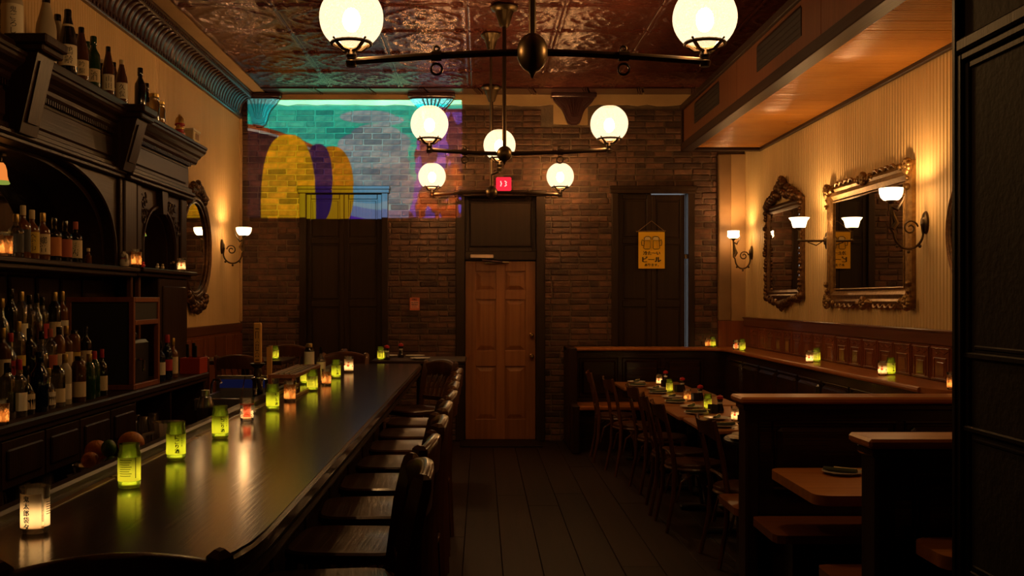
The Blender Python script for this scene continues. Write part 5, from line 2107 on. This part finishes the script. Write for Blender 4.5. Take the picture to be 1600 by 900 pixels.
def bottle(shape, x, y, z, h, r, glass, label, cap=None, lab=None, lz=(.12, .46), writ=None, name='liquor_bottle', group=None, ang=None, neck=None, capto=1.0):
    key = (shape, round(h, 3), round(r, 3))
    if key not in BM:
        BM[key] = MB().lathe([(p[0] * r, p[1] * h) for p in SHAPES[shape]], (0, 0, 0), 18).mesh('body', 40)
    me = BM[key]
    root = empty(name, (x, y, z + .0005))
    tag(root, label, 'bottle', group)
    o = bpy.data.objects.new('body', me)
    if not me.materials:
        me.materials.append(None)
    COL.objects.link(o)
    o.parent = root
    o.material_slots[0].link = 'OBJECT'
    o.material_slots[0].material = glass
    top = SHAPES[shape][-1][1] * h
    rn = SHAPES[shape][-2][0] * r
    if cap:
        MB().lathe([(rn * 1.06, -.13 * h), (rn * 1.12, -.125 * h), (rn * 1.12, .03 * h), (rn * 1.0, .045 * h), (0, .045 * h)], (0, 0, top), 14).build('cap', cap, root, ang=40)
    a = math.atan2(-y, -x) if ang is None else ang
    if lab:
        lo = shell(r * 1.006, lz[0] * h, lz[1] * h, a - 1.35, a + 1.35, 14).build('paper_label', lab, root, ang=60, fix=False)
        if writ:
            tx = MB()
            text_round(tx, writ, r * 1.014, a + .1, (lz[0] + lz[1]) / 2 * h, (lz[1] - lz[0]) * h * .86, r * .95)
            tx.build('lettering', M_ink, lo, ang=0, fix=False)
    if neck:
        shell(rn * 1.05 if shape != 'sake' else r * .66, .66 * h, .74 * h, a - 1.3, a + 1.3, 10).build('neck_label', neck, root, ang=60, fix=False)
    return root


# --- sake bottles on the cornice of the back bar
TZ = bb_top
gt_ = 'sake and wine bottles on top of the back bar'
tops = [  # px, shape, h, r, glass, cap, label mat, writing, lz, label text, X
    (-5, 'sake', .40, .054, G_frost, G_dark, L_white, '鬼ごろし', (.10, .52), 'white-labelled large sake bottle at the left picture edge on the back bar', -2.50),
    (19, 'sake', .40, .054, G_frost, G_dark, L_white, '鬼ごろし', (.10, .52), 'white-labelled large sake bottle left of the carved bracket on the back bar', -2.40),
    (72, 'sake', .405, .055, G_frost, G_dark, None, None, None, 'frosted white sake bottle with black cap right behind the carved bracket', -2.42),
    (90, 'sake', .375, .050, G_frost, G_dark, L_cream, '酒', (.14, .45), 'second frosted sake bottle, shorter, right of the carved bracket', -2.47),
    (106, 'sake', .375, .050, G_dark, G_dark, L_white, '鶴齢', (.10, .42), 'black-necked sake bottle with a cream collar on the back bar', -2.37),
    (118, 'sake', .335, .046, G_dark, G_dark, L_white, '大七', (.10, .42), 'dark sake bottle directly right of the cream-collared one', -2.48),
    (127, 'sake', .325, .043, G_brown, G_dark, L_cream, '吟醸', (.08, .36), 'brown sake bottle left of the two green ones', -2.37),
    (136, 'wine', .315, .040, G_green, G_green, L_cream, '純米', (.08, .36), 'left one of the two green sake bottles on the back bar', -2.46),
    (146, 'wine', .31, .040, G_green, G_green, L_cream, '酒', (.08, .34), 'right one of the two green sake bottles on the back bar', -2.365),
    (159, 'jug', .285, .036, G_dark, L_cream, None, None, None, 'dark square-shouldered bottle with pale cap right of the green ones', -2.46),
    (169, 'sake', .315, .038, G_brown, G_dark, L_white, '山田', (.08, .40), 'brown sake bottle with white label, left of the last three', -2.365),
    (178, 'sake', .30, .036, G_brown, G_dark, L_white, '錦', (.08, .38), 'brown sake bottle squeezed between two others on the back bar', -2.46),
    (190, 'sake', .29, .038, G_brown, L_cream, L_white, '久保', (.08, .44), 'reddish brown sake bottle with pale cap, last before the wine bottles', -2.37),
    (219, 'wine', .315, .038, G_dark, G_dark, None, None, None, 'black wine bottle, left of the two over the pilaster', -2.37),
    (229, 'wine', .295, .037, G_dark, G_dark, L_cream, None, (.2, .5), 'black wine bottle with pale label, right of the two over the pilaster', -2.46),
]
for px, shp, h, r, g, c, lm, wr_, lz, lab, X in tops:
    Y = 1600 * (-X) / (752 - px)
    z = TZ
    bottle(shp, X, Y, z, h, r, g, lab, c, lm, lz or (.1, .4), wr_, 'sake_bottle', gt_, neck=L_cream if px == 106 else None)
jar_me = MB().lathe([(0, 0), (.036, 0), (.038, .006), (.038, .10), (.032, .115), (.034, .12), (.034, .135), (0, .135)], (0, 0, 0), 18).mesh('glass_jar', 40)
lid_me = MB().lathe([(.036, 0), (.037, .002), (.037, .02), (0, .022)], (0, 0, 0), 18).mesh('lid', 40)
for px, X, s_, lab in ((241, -2.37, 1.25, 'taller preserve jar beside the black wine bottles on the back bar'), (250, -2.36, 1.0, 'shorter preserve jar at the right of the back bar top')):
    Y = 1600 * (-X) / (752 - px)
    o = tag(empty('preserve_jar', (X, Y, TZ + .0005)), lab, 'jar', 'preserve jars on top of the back bar')
    o.scale = (1, 1, s_)
    place('glass_jar', jar_me, G_amberj if False else thin_glass('preserve_glass' + str(px), (.75, .62, .35), .1, body=(.5, .36, .15), bodymix=.5), o)
    place('lid', lid_me, L_gold, o, (0, 0, .135))
# small golden figurine and boxes on the end of the cornice
Yf = 1600 * 2.38 / (752 - 281)
fg = tag(empty('gold_figurine', (-2.38, Yf, TZ)), 'small red and gold hydrant-shaped figurine on the end of the back bar', 'figurine')
MB().lathe([(0, 0), (.04, 0), (.042, .02), (.03, .03), (.03, .075), (.04, .08), (.04, .09), (.032, .10), (0, .10)], (0, 0, 0), 16).build('body', M_red, fg)
MB().lathe([(.036, .095), (.036, .11), (.03, .135), (.012, .155), (.012, .165), (0, .168)], (0, 0, 0), 16).build('gold_top', L_gold, fg)
MB().lathe([(.034, .045), (.037, .048), (.037, .060), (.034, .063)], (0, 0, 0), 16).build('gold_band', L_gold, fg)
q = MB().tube([(0, -.045, .07), (0, .045, .07)], .013, 8)
q.build('side_nozzle', L_gold, fg)
Yb = 1600 * 2.36 / (752 - 305)
b1 = tag(empty('storage_tin', (-2.40, Yb, TZ)), 'pale storage tin at the far end of the back bar cornice', 'tin')
MB().cbox(-.055, .055, -.10, .10, .0, .085, .006).build('body', L_cream, b1, ang=0)
MB().cbox(-.06, .06, -.105, .105, .085, .105, .006).build('lid', L_white, b1, ang=0)
MB().cbox(.055, .057, -.05, .05, .02, .07, .0005).build('paper_label', M_string, b1, ang=0)

# --- whisky bottles on the shelf
SZ = 1.815
gw = 'whisky bottles on the back bar shelf'
wh = [(25, .245, G_clear, L_gold, L_black, 'clear square-shouldered bottle with gold cap, leftmost of the shelf row'),
      (36, .30, G_amber, L_cream, L_black, 'tall bottle with cream cap and black label on the back bar shelf'),
      (50, .285, G_amber, L_cream, L_yellow, 'whisky bottle with yellow label and cream cap on the shelf'),
      (67, .28, G_amber, L_gold, L_cream, 'whisky bottle with beige label and gold cap on the shelf'),
      (85, .265, G_dark, G_dark, L_orange, 'dark whisky bottle with orange label on the shelf'),
      (102, .26, G_dark, G_dark, L_rust, 'dark whisky bottle with rust red label on the shelf'),
      (118, .265, G_dark, L_rust, L_cream, 'whisky bottle with cream label, rightmost of the shelf row')]
for px, h, g, c, lm, lab in wh:
    X = -2.43
    bottle('whisky', X, 1600 * 2.43 / (752 - px), SZ, h, .039, g, lab, c, lm, (.12, .52), {67: '響', 50: '余市', 118: '寿'}.get(px), 'whisky_bottle', gw)
X = -2.40
mini = tag(empty('miniature_bottle', (-2.40, 1600 * 2.40 / (752 - 138), SZ)), 'tiny bottle beside the last whisky bottle on the shelf', 'bottle')
MB().lathe([(0, 0), (.018, 0), (.02, .004), (.02, .05), (.009, .065), (.009, .08), (0, .08)], (0, 0, 0), 12).build('body', G_amber, mini)
MB().lathe([(.011, 0), (.011, .02), (0, .021)], (0, 0, .078), 10).build('cap', L_cream, mini)
candle('clear_flower', -2.40, 1600 * 2.40 / (752 - 8), SZ, 'blossom candle glass at the left picture edge on the back bar shelf', math.atan2(2.4, 5.1), 1.2)
# side bay shelf
SZ2 = 1.82
candle('clear_flower', -2.335, 1600 * 2.335 / (752 - 213), SZ2, 'large blossom candle glass at the small arched niche', math.atan2(2.33, 6.9), 1.15)
candle('clear_fig', -2.345, 1600 * 2.345 / (752 - 284), SZ2, 'candle glass at the right end of the niche shelf', math.atan2(2.34, 8.0), 1.0)
cat_ = tag(empty('cat_figurine', (-2.36, 1600 * 2.36 / (752 - 194), SZ2)), 'small white beckoning cat figurine left of the niche candle', 'figurine')
MB().lathe([(0, 0), (.028, 0), (.034, .012), (.030, .040), (.022, .052), (0, .054)], (0, 0, 0), 14).build('body', M_white, cat_)
q = MB().ball((0, 0, .068), .026, 14, 10, (1, 1, .85))
q.lathe([(.010, 0), (0, .018)], (.0, -.015, .083), 6)
q.lathe([(.010, 0), (0, .018)], (.0, .015, .083), 6)
q.build('head', M_white, cat_)
MB().tube([(.02, -.022, .03), (.03, -.03, .05), (.026, -.028, .075)], .008, 8).build('raised_paw', M_white, cat_)
MB().lathe([(.024, 0), (.026, .003), (.024, .006)], (0, 0, .048), 14).build('collar', M_red, cat_)
dfp = tag(empty('dried_flowers', (-2.40, 1600 * 2.40 / (752 - 273), SZ2)), 'small bunch of dried flowers beside the niche shelf candle', 'flowers')
MB().lathe([(0, 0), (.016, 0), (.020, .01), (.014, .04), (.017, .045), (0, .045)], (0, 0, 0), 12).build('vase', G_dark, dfp)
for i in range(9):
    a = i * 2.4
    e = (.035 * cos(a), .045 * sin(a), .075 + .02 * sin(i * 1.7))
    st_ = MB().tube([(0, 0, .04), (e[0] * .6, e[1] * .6, .065), e], .0015, 4).build('stem', M_string, dfp)
    MB().ball(e, .011, 7, 5).build('flower_head', M_string, st_)
for px, X, lab, m_ in ((246, -2.33, 'tiny pale ornament at the middle of the niche shelf', M_white), (254, -2.33, 'tiny round ornament beside the pale one on the niche shelf', L_cream), (224, -2.33, 'tiny red bead ornament right of the large niche candle', M_red)):
    o = tag(empty('shelf_ornament', (X, 1600 * -X / (752 - px), SZ2)), lab, 'ornament', 'tiny ornaments on the niche shelf')
    MB().ball((0, 0, .014), .014, 10, 7, (1, 1.3, 1)).build('body', m_, o)
    MB().ball((.004, -.008, .032), .009, 8, 6).build('head', m_, o)


# amber tulip lamps in the arches; niche lamp added for a mirror reflection
def tulip(x, y, ztop, label, s=1.0):
    root = tag(empty('tulip_lamp', (x, y, ztop)), label, 'pendant lamp', 'amber tulip lamps in the back bar arches')
    MB().lathe([(0, 0), (.03, 0), (.03, -.012), (.008, -.02), (.008, -.05 * s), (.02, -.06 * s), (0, -.06 * s)], (0, 0, 0), 12).build('holder', M_bronze, root)
    sh_ = MB().lathe([(.014 * s, -.055 * s), (.030 * s, -.075 * s), (.040 * s, -.11 * s), (.043 * s, -.15 * s), (.052 * s, -.185 * s)], (0, 0, 0), 18).build('glass_shade', M_amber, root)
    MB().lathe([(.051 * s, -.182 * s), (.060 * s, -.200 * s), (.056 * s, -.205 * s)], (0, 0, 0), 18).build('rim', M_ambrim, sh_)
    return root


p = at(5, 232, 4.9)
tulip(-2.56, 1600 * 2.56 / (752 - 1), 2.375, 'amber tulip lamp hanging under the large arch at the left picture edge', .78)
tulip(-2.53, 7.60, 2.225, 'small amber tulip lamp added in the niche for a mirror reflection', .75)

# --- bottles on the counter, three rows
specs = {
    'front': (-2.215, CZ, [
        (14, 'slim', .27, .036, G_clear, G_dark, None), (28, 'whisky', .29, .038, G_clear, L_red, L_white), (43, 'round', .25, .042, G_dark, G_dark, L_cream),
        (60, 'wine', .30, .043, G_blue, G_blue, None), (76, 'round', .22, .036, G_clear, L_gold, L_white), (90, 'jug', .24, .038, G_clear, G_dark, L_cream),
        (105, 'slim', .275, .034, G_frost, L_gold, L_white), (121, 'jug', .275, .038, G_brown, G_dark, L_cream), (137, 'slim', .26, .034, G_green, L_gold, None),
        (150, 'slim', .27, .033, G_green, L_red, None), (161, 'whisky', .285, .032, G_dark, L_red, L_cream)]),
    'middle': (-2.355, CZ + .155, [
        (3, 'whisky', .28, .038, G_brown, L_gold, L_cream), (18, 'round', .25, .038, G_clear, L_red, L_red), (32, 'slim', .30, .036, G_clear, L_gold, L_yellow),
        (47, 'whisky', .27, .038, G_dark, G_dark, None), (62, 'round', .25, .038, G_clear, G_dark, None), (77, 'whisky', .26, .037, G_clear, L_rust, L_rust),
        (91, 'slim', .26, .034, G_amber, G_dark, L_cream), (105, 'whisky', .27, .037, G_brown, L_gold, L_cream), (119, 'jug', .25, .036, G_amber, G_dark, L_yellow), (131, 'whisky', .26, .036, G_dark, G_dark, L_cream)]),
    'top': (-2.50, CZ + .31, [
        (4, 'round', .27, .040, G_clear, L_gold, None), (17, 'wine', .31, .038, G_dark, G_dark, None), (31, 'slim', .30, .036, G_clear, L_gold, L_white),
        (47, 'whisky', .29, .038, G_clear, G_dark, None), (58, 'round', .30, .038, G_clear, G_dark, None), (69, 'whisky', .28, .037, G_clear, G_dark, L_red),
        (83, 'slim', .30, .036, G_dark, L_gold, L_cream), (95, 'whisky', .315, .036, G_amber, L_gold, L_white)])}
gname = {id(G_clear): 'clear', id(G_dark): 'dark', id(G_blue): 'navy blue', id(G_frost): 'frosted', id(G_brown): 'brown', id(G_green): 'green', id(G_amber): 'amber'}
lname = {id(L_white): 'white label', id(L_cream): 'cream label', id(L_yellow): 'yellow label', id(L_red): 'red label', id(L_rust): 'rust label', id(None): 'no label'}
rown = {'front': 'front row', 'middle': 'middle step', 'top': 'top step'}
for rk, (X, z, lst) in specs.items():
    n = len(lst)
    for i, (px, shp, h, r, g, c, lm) in enumerate(lst):
        Y = 1600 * -X / (752 - px)
        od = ORD[n - 1 - i]
        ln = f'with {lname[id(lm)]}' if lm else 'without label'
        bottle(shp, X + RNG.uniform(-.012, .012), Y, z, h, r, g, f'{gname[id(g)]} bottle {ln}, {od} from the blackboard box, {rown[rk]}',
               c, lm, (.10, .40), None, 'liquor_bottle', 'liquor bottles on the back counter')
candle('clear_flower', -2.145, 1600 * 2.145 / 750, CZ, 'candle glass at the left picture edge on the back counter', math.atan2(2.14, 4.6), 1.1)

# --- blackboard box with red-brown frame
bxr = tag(empty('blackboard_box', (-2.35, 6.57, CZ)), 'blackboard-sided box with red-brown wooden frame on the back counter', 'display box')
X0, X1, Ya, Yb, H = -.215, .205, -.25, .265, .575
t = .032
for z0 in (0, H - t):
    MB().cbox(X0, X1, Ya, Ya + t, z0, z0 + t, .003).build('frame_rail', M_box, bxr, ang=0)
for xx in (X0, X1 - t):
    MB().cbox(xx, xx + t, Ya, Ya + t, t, H - t, .003).build('frame_post', M_box, bxr, ang=0)
MB().cbox(X1 - t, X1, Yb - t, Yb, 0, H, .003).build('frame_post', M_box, bxr, ang=0)
for z0 in (0, H - .175, H - t):
    MB().cbox(X1 - t, X1, Ya + t, Yb - t, z0, z0 + t, .003).build('frame_rail', M_box, bxr, ang=0)
MB().box(X0 + t, X1 - t, Ya + .010, Ya + .018, t, H - t).build('blackboard', M_slate, bxr, ang=0)
MB().box(X1 - .018, X1 - .010, Ya + t, Yb - t, H - .175 + t, H - t).build('blackboard', M_slate, bxr, ang=0)
MB().box(X0, X1 - t, Ya + .018, Yb, H - t, H - .012).build('lid', M_box, bxr, ang=0)
MB().box(X0, X0 + .01, Ya + t, Yb, 0, H - t).build('rear_panel', M_slate, bxr, ang=0)
ap = tag(empty('black_appliance', (-2.33, 6.60, CZ)), 'black bar appliance standing inside the blackboard box', 'appliance')
MB().cbox(-.14, .13, -.17, .19, 0, .30, .02).build('housing', M_black, ap, ang=0)
MB().cbox(-.10, .10, -.14, .05, .30, .36, .02).build('hopper', M_black, ap, ang=0)
MB().tube([(.135, -.05, .18), (.17, -.05, .17), (.17, -.05, .10)], .010, 8).build('spout', M_chrome, ap)

# --- right of the box: bottles and red box
bottle('whisky', -2.20, 7.02, CZ, .29, .034, G_blue, 'navy bottle with white label just right of the blackboard box', G_dark, L_white, (.15, .45), None, 'liquor_bottle', 'bottles right of the blackboard box')
bottle('wine', -2.20, 7.17, CZ, .315, .037, G_blue, 'dark bottle with bright red cap right of the blackboard box', L_red, L_red, (.2, .45), None, 'liquor_bottle', 'bottles right of the blackboard box')
bottle('whisky', -2.21, 7.34, CZ, .30, .036, G_amber, 'amber bottle with yellow cap and cream label right of the blackboard box', L_gold, L_cream, (.10, .50), None, 'liquor_bottle', 'bottles right of the blackboard box')
bottle('slim', -2.34, 6.93, CZ, .33, .030, G_dark, 'slim dark bottle half behind the blackboard box', G_dark, None, name='liquor_bottle', group='bottles right of the blackboard box')
rb = tag(empty('red_box', (-2.19, 7.80, CZ)), 'red lacquer box with black utensils on the end of the back counter', 'box')
for q in ((-.075, .075, -.11, -.10), (-.075, .075, .10, .11), (-.075, -.065, -.10, .10), (.065, .075, -.10, .10)):
    MB().cbox(*q, 0, .12, .002).build('side', M_redbox, rb, ang=0)
MB().box(-.065, .065, -.10, .10, .0, .01).build('bottom', M_redbox, rb, ang=0)
for i, (x, y, hh) in enumerate(((-.03, -.06, .21), (.01, -.035, .22), (.03, -.06, .20))):
    o = tag(empty('bar_utensil', (-2.19 + x, 7.80 + y, CZ + .012)), f'black-handled bar utensil standing in the red box, {["left", "tallest", "right"][i]} of three', 'utensil', 'utensils in the red box')
    MB().tube([(0, 0, 0), (0, 0, .12)], .004, 6).build('shaft', M_steel, o)
    MB().cbox(-.012, .012, -.008, .008, .11, hh, .005).build('grip', M_black, o, ang=0)

# ================================================================ THINGS ON AND BEHIND THE BAR
cd = tag(empty('wooden_caddy', (-1.043, 5.77, BZ)), 'open red-brown wooden caddy with dark inlaid top on the bar', 'caddy')
x0, x1, y0, y1, H = -.072, .072, -.42, .42, .128
for xx in (x0, x1 - .02):
    for yy in (y0, y1 - .02):
        MB().cbox(xx, xx + .02, yy, yy + .02, 0, H - .02, .002).build('post', M_box, cd, ang=0)
    MB().cbox(xx, xx + .02, y0, y1, H - .02, H, .002).build('top_rail', M_box, cd, ang=0)
    MB().cbox(xx + .004, xx + .016, y0 + .02, y1 - .02, 0, .018, .002).build('bottom_rail', M_tray, cd, ang=0)
for yy in (y0, y1 - .02):
    MB().cbox(x0 + .02, x1 - .02, yy, yy + .02, H - .02, H, .002).build('top_rail', M_box, cd, ang=0)
MB().box(x0 + .02, x1 - .02, y0 + .02, y1 - .02, H - .014, H - .004).build('inlay', M_black, cd, ang=0)
for i in range(3):
    MB().cbox(-.03 + i * .028, -.022 + i * .028, y0 + .06, y1 - .08, H - .005, H + .002, .001).build('inlay_strip', M_barstrip, cd, ang=0)

bottle('jug', -1.075, 6.40, BZ, .27, .032, G_dark, 'dark corked bottle with a large white label behind the wooden caddy', L_gold, L_white, (.02, .72), None, 'liquor_bottle', 'bottles behind the wooden caddy', neck=None)
bottle('whisky', -1.005, 6.42, BZ, .235, .028, G_clear, 'clear bottle with cream label behind the wooden caddy', G_dark, L_cream, (.06, .55), None, 'liquor_bottle', 'bottles behind the wooden caddy')
candle('green_print', -1.085, 6.30, BZ, 'small green candle glass left of the corked bottle behind the caddy', 0, .9)

tap = tag(empty('beer_tap', (-1.205, 5.52, .92)), 'beer tap with a long pale wooden handle behind the bar', 'beer tap')
MB().lathe([(0, .0), (.055, 0), (.055, .012), (.028, .02), (.028, .24), (.034, .25), (.034, .26), (0, .265)], (0, 0, 0), 16).build('tower', M_chrome, tap)
MB().tube([(0, 0, .20), (.0, -.06, .20), (0, -.075, .17)], .010, 8).build('spout', M_chrome, tap)
MB().lathe([(0, .265), (.02, .265), (.024, .285), (.018, .31), (.04, .33), (.042, .336), (0, .34)], (0, 0, 0), 16).build('collar', M_bronze, tap)
hd = MB().cbox(-.021, .021, -.013, .013, .338, .555, .005).build('handle', M_handle, tap, ang=0)
tx = MB()
# burnt-in marks, too worn to read: dashes, a long bracket and crossed strokes
for x0_, x1_, z0_, z1_ in ((-.010, .010, .520, .526), (-.010, -.006, .470, .508), (.005, .008, .470, .508), (-.010, .008, .506, .509), (-.010, -.002, .432, .438), (.002, .010, .432, .438),
                           (-.009, -.005, .410, .428), (.004, .007, .410, .428), (-.010, .009, .404, .408), (-.010, -.004, .372, .378), (.003, .009, .372, .378), (-.010, .010, .352, .358)):
    tx.box(x0_, x1_, -.0142, -.0128, z0_, z1_)
for z_ in (.445, .385):
    tx.tube([(-.010, -.0136, z_), (0, -.0136, z_ + .012), (.010, -.0136, z_)], .0014, 5)
tx.build('burnt_marks', mat('burnt_lettering', (.14, .06, .02), .7), hd, ang=0)['kind'] = 'stuff'
tap2 = tag(empty('beer_tap', (-1.20, 5.80, .92)), 'beer tap with a short narrow wooden handle beside the caddy', 'beer tap')
MB().lathe([(0, .0), (.05, 0), (.05, .012), (.026, .02), (.026, .22), (.03, .23), (0, .235)], (0, 0, 0), 16).build('tower', M_chrome, tap2)
MB().tube([(0, 0, .20), (.0, -.06, .20), (0, -.075, .17)], .010, 8).build('spout', M_chrome, tap2)
MB().prism([(-.012, .235), (.012, .235), (.016, .42), (-.014, .41)], 'y', -.011, .011).build('handle', M_handle, tap2, ang=0)

# underbar shelf and ice well
ub = tag(empty('underbar_shelf', (-1.30, 4.6, 0)), 'dark underbar work shelf along the bartender side of the bar', 'shelf')
MB().cbox(-.16, .13, -2.2, 2.0, .895, .92, .004).build('shelf_board', M_black, ub, ang=0)
MB().cbox(-.16, .13, -2.2, 2.0, .50, .52, .004).build('lower_board', M_black, ub, ang=0)
for yy in (-2.15, -.7, .7, 1.95):
    MB().cbox(-.15, .12, yy, yy + .03, 0, .895, .004).build('support', M_black, ub, ang=0)
UZ = .92
ice = tag(empty('ice_well', (-1.66, 7.05, 0)), 'stainless ice well with painted blue glow and faucet behind the bar', 'sink')
MB().cbox(-.22, .22, -.25, .25, 0, .90, .01).build('cabinet', M_steel, ice, ang=0)
MB().cbox(-.24, .24, -.30, -.25, .86, .945, .008).build('front_lip', M_steel, ice, ang=0)
MB().cbox(-.22, .22, .20, .25, .90, 1.06, .006).build('splashback', M_steel, ice, ang=0)
MB().cbox(-.19, .19, .188, .198, .975, 1.035, .002).build('ice_glow_panel', M_iceglow, ice, ang=0)  # dim emissive panel stands in for the blue sheen on the ice
MB().cbox(-.20, -.18, -.25, .20, .90, .955, .004).build('side_wall', M_steel, ice, ang=0)
MB().cbox(.18, .20, -.25, .20, .90, .955, .004).build('side_wall', M_steel, ice, ang=0)
MB().tube([(-.21, .05, .90), (-.21, .05, 1.01), (-.19, .03, 1.045), (-.14, -.02, 1.05), (-.12, -.04, 1.03)], .009, 8).build('faucet', M_chrome, ice)
sp_ = tag(empty('bar_spoon', (-1.62, 6.90, .955)), 'long bar spoon standing in the ice well', 'spoon')
MB().tube([(0, 0, -.04), (.03, -.01, .13)], .0035, 6).build('handle', M_brass, sp_)
MB().ball((0, 0, -.045), .012, 8, 6, (1, .5, 1.3)).build('bowl', M_brass, sp_)

# fruit bowl, pitcher and tools on the underbar shelf
fb = at(168, 716, 3.55)
BX, BY = -1.305, 3.60
bw_ = tag(empty('fruit_bowl', (BX, BY, UZ + .0005)), 'clear glass bowl with citrus fruit behind the bar', 'bowl')
MB().lathe([(0, 0), (.06, 0), (.06, .008), (.085, .03), (.118, .075), (.125, .105), (.121, .107), (.112, .075), (.08, .036), (.05, .014), (0, .012)], (0, 0, 0), 28).build('glass', M_tumbler, bw_)


def fruit(name, x, y, z, r, m_, label, sq=.95):
    root = tag(empty(name, (x, y, z)), label, 'fruit', 'citrus fruit behind the bar')
    MB().ball((0, 0, 0), r, 20, 14, (1, 1, sq)).build('peel', m_, root, ang=80)
    MB().lathe([(0, 0), (r * .10, 0), (r * .08, r * .05), (0, r * .06)], (0, 0, r * sq * .97), 8).build('stem_button', M_lime, root)
    return root


fruit('orange', -1.250, 3.655, 1.085, .046, M_orange, 'largest orange, on top of the bowl beside the pitcher')
fruit('orange', -1.360, 3.62, 1.065, .040, M_orange, 'orange behind the lime in the glass bowl')
fruit('tangerine', -1.350, 3.535, 1.045, .030, M_orange, 'small tangerine at the near side of the glass bowl')
fruit('lime', -1.297, 3.565, 1.082, .026, M_lime, 'green lime on top between the oranges', 1.15)
fruit('lime', -1.280, 3.545, 1.028, .026, M_lime, 'dark lime lower in the glass bowl, under the other lime', 1.15)
fruit('orange', -1.270, 3.63, 1.005, .040, M_orange, 'orange lying deep in the glass bowl under the largest one')
bag = tag(empty('plastic_bag', (-1.335, 3.37, UZ)), 'crumpled clear plastic bag in front of the fruit bowl', 'bag')
mm = MB()
r2 = random.Random(5)
mm.ball((0, 0, .032), .055, 14, 9, (1.0, 1.2, .6))
mm.v = [(p[0] + r2.uniform(-.010, .010), p[1] + r2.uniform(-.012, .012), max(.001, p[2] + r2.uniform(-.010, .014))) for p in mm.v]
mm.build('film', thin_glass('plastic_film', (.75, .7, .65), .16, .12, body=(.6, .5, .4), bodymix=.25), bag, ang=0)
MB().tube([(0, -.03, .06), (.005, -.035, .085), (.0, -.03, .11)], [.012, .006, .018], 7).build('twisted_neck', MATS['plastic_film'], bag, ang=0)
pt_ = tag(empty('glass_pitcher', (-1.225, 4.02, UZ + .0005)), 'clear pitcher with handle behind the green candle glasses', 'pitcher')
MB().lathe([(0, 0), (.05, 0), (.052, .006), (.056, .16), (.062, .20), (.059, .20), (.052, .155), (.048, .010), (0, .009)], (0, 0, 0), 24).build('vessel', M_tumbler, pt_)
MB().tube([(-.052, 0, .16), (-.10, 0, .15), (-.11, 0, .09), (-.055, 0, .05)], .008, 8).build('handle', M_tumbler, pt_)
MB().lathe([(0, .008), (.045, .008), (.05, .05), (0, .05)], (0, 0, .003), 20).build('ice_water', thin_glass('ice_water', (.7, .74, .85), .2, .2, body=(.5, .55, .75), bodymix=.4), pt_)
tum = MB().lathe([(0, 0), (.028, 0), (.030, .004), (.037, .085), (.034, .085), (.028, .012), (0, .010)], (0, 0, 0), 18).mesh('wall', 40)


def tumbler(x, y, z, label, s=1.0, flip=False):
    root = tag(empty('tumbler', (x, y, z + .0005)), label, 'glass', 'tumblers behind the bar')
    o = place('wall', tum, M_tumbler, root)
    o.scale = (s, s, s)
    if flip:
        o.rotation_euler = (pi, 0, 0)
        o.location = (0, 0, .085 * s)
    q = MB().lathe([(.030 * s, 0), (.031 * s, .003), (.030 * s, .006)], (0, 0, 0), 16).build('base_ring', M_tumbler, root)
    return root


tumbler(-1.215, 4.62, UZ, 'tumbler on the underbar shelf, left of the pair beside the green candle', 1.25)
tumbler(-1.205, 4.78, UZ, 'tumbler on the underbar shelf, right of the pair beside the green candle', 1.25)
shk = tag(empty('cocktail_shaker', (-1.36, 5.05, UZ)), 'steel cocktail shaker on the underbar shelf', 'shaker')
MB().lathe([(0, 0), (.032, 0), (.034, .004), (.043, .15), (.041, .15), (.032, .01), (0, .008)], (0, 0, 0), 20).build('tin', M_steel, shk)
MB().lathe([(.040, 0), (.040, .012), (.030, .05), (.022, .055), (.022, .085), (0, .088)], (0, 0, .148), 20).build('top', M_steel, shk)
# glasses on the open shelf of the back bar
i = 0
ws = ['nearest', 'second', 'third', 'fourth', 'fifth', 'sixth', 'seventh', 'last']
for i in range(8):
    tumbler(-2.20 - .085 * (i % 2), 6.42 + .075 * i, .635, f'{ws[i]} lower upturned tumbler in the open bay of the back bar', 1.2, True)
for i in range(5):
    tumbler(-2.20 - .085 * (i % 2), 6.46 + .10 * i, .738, f'{ws[i]} upper stacked tumbler in the open bay of the back bar', 1.2, True)
for i in range(6):
    tumbler(-2.19 - .08 * (i % 2), 4.64 + .13 * i, .635, f'{ws[i]} tumbler on the low shelf below the back bar drawers', 1.05, True)
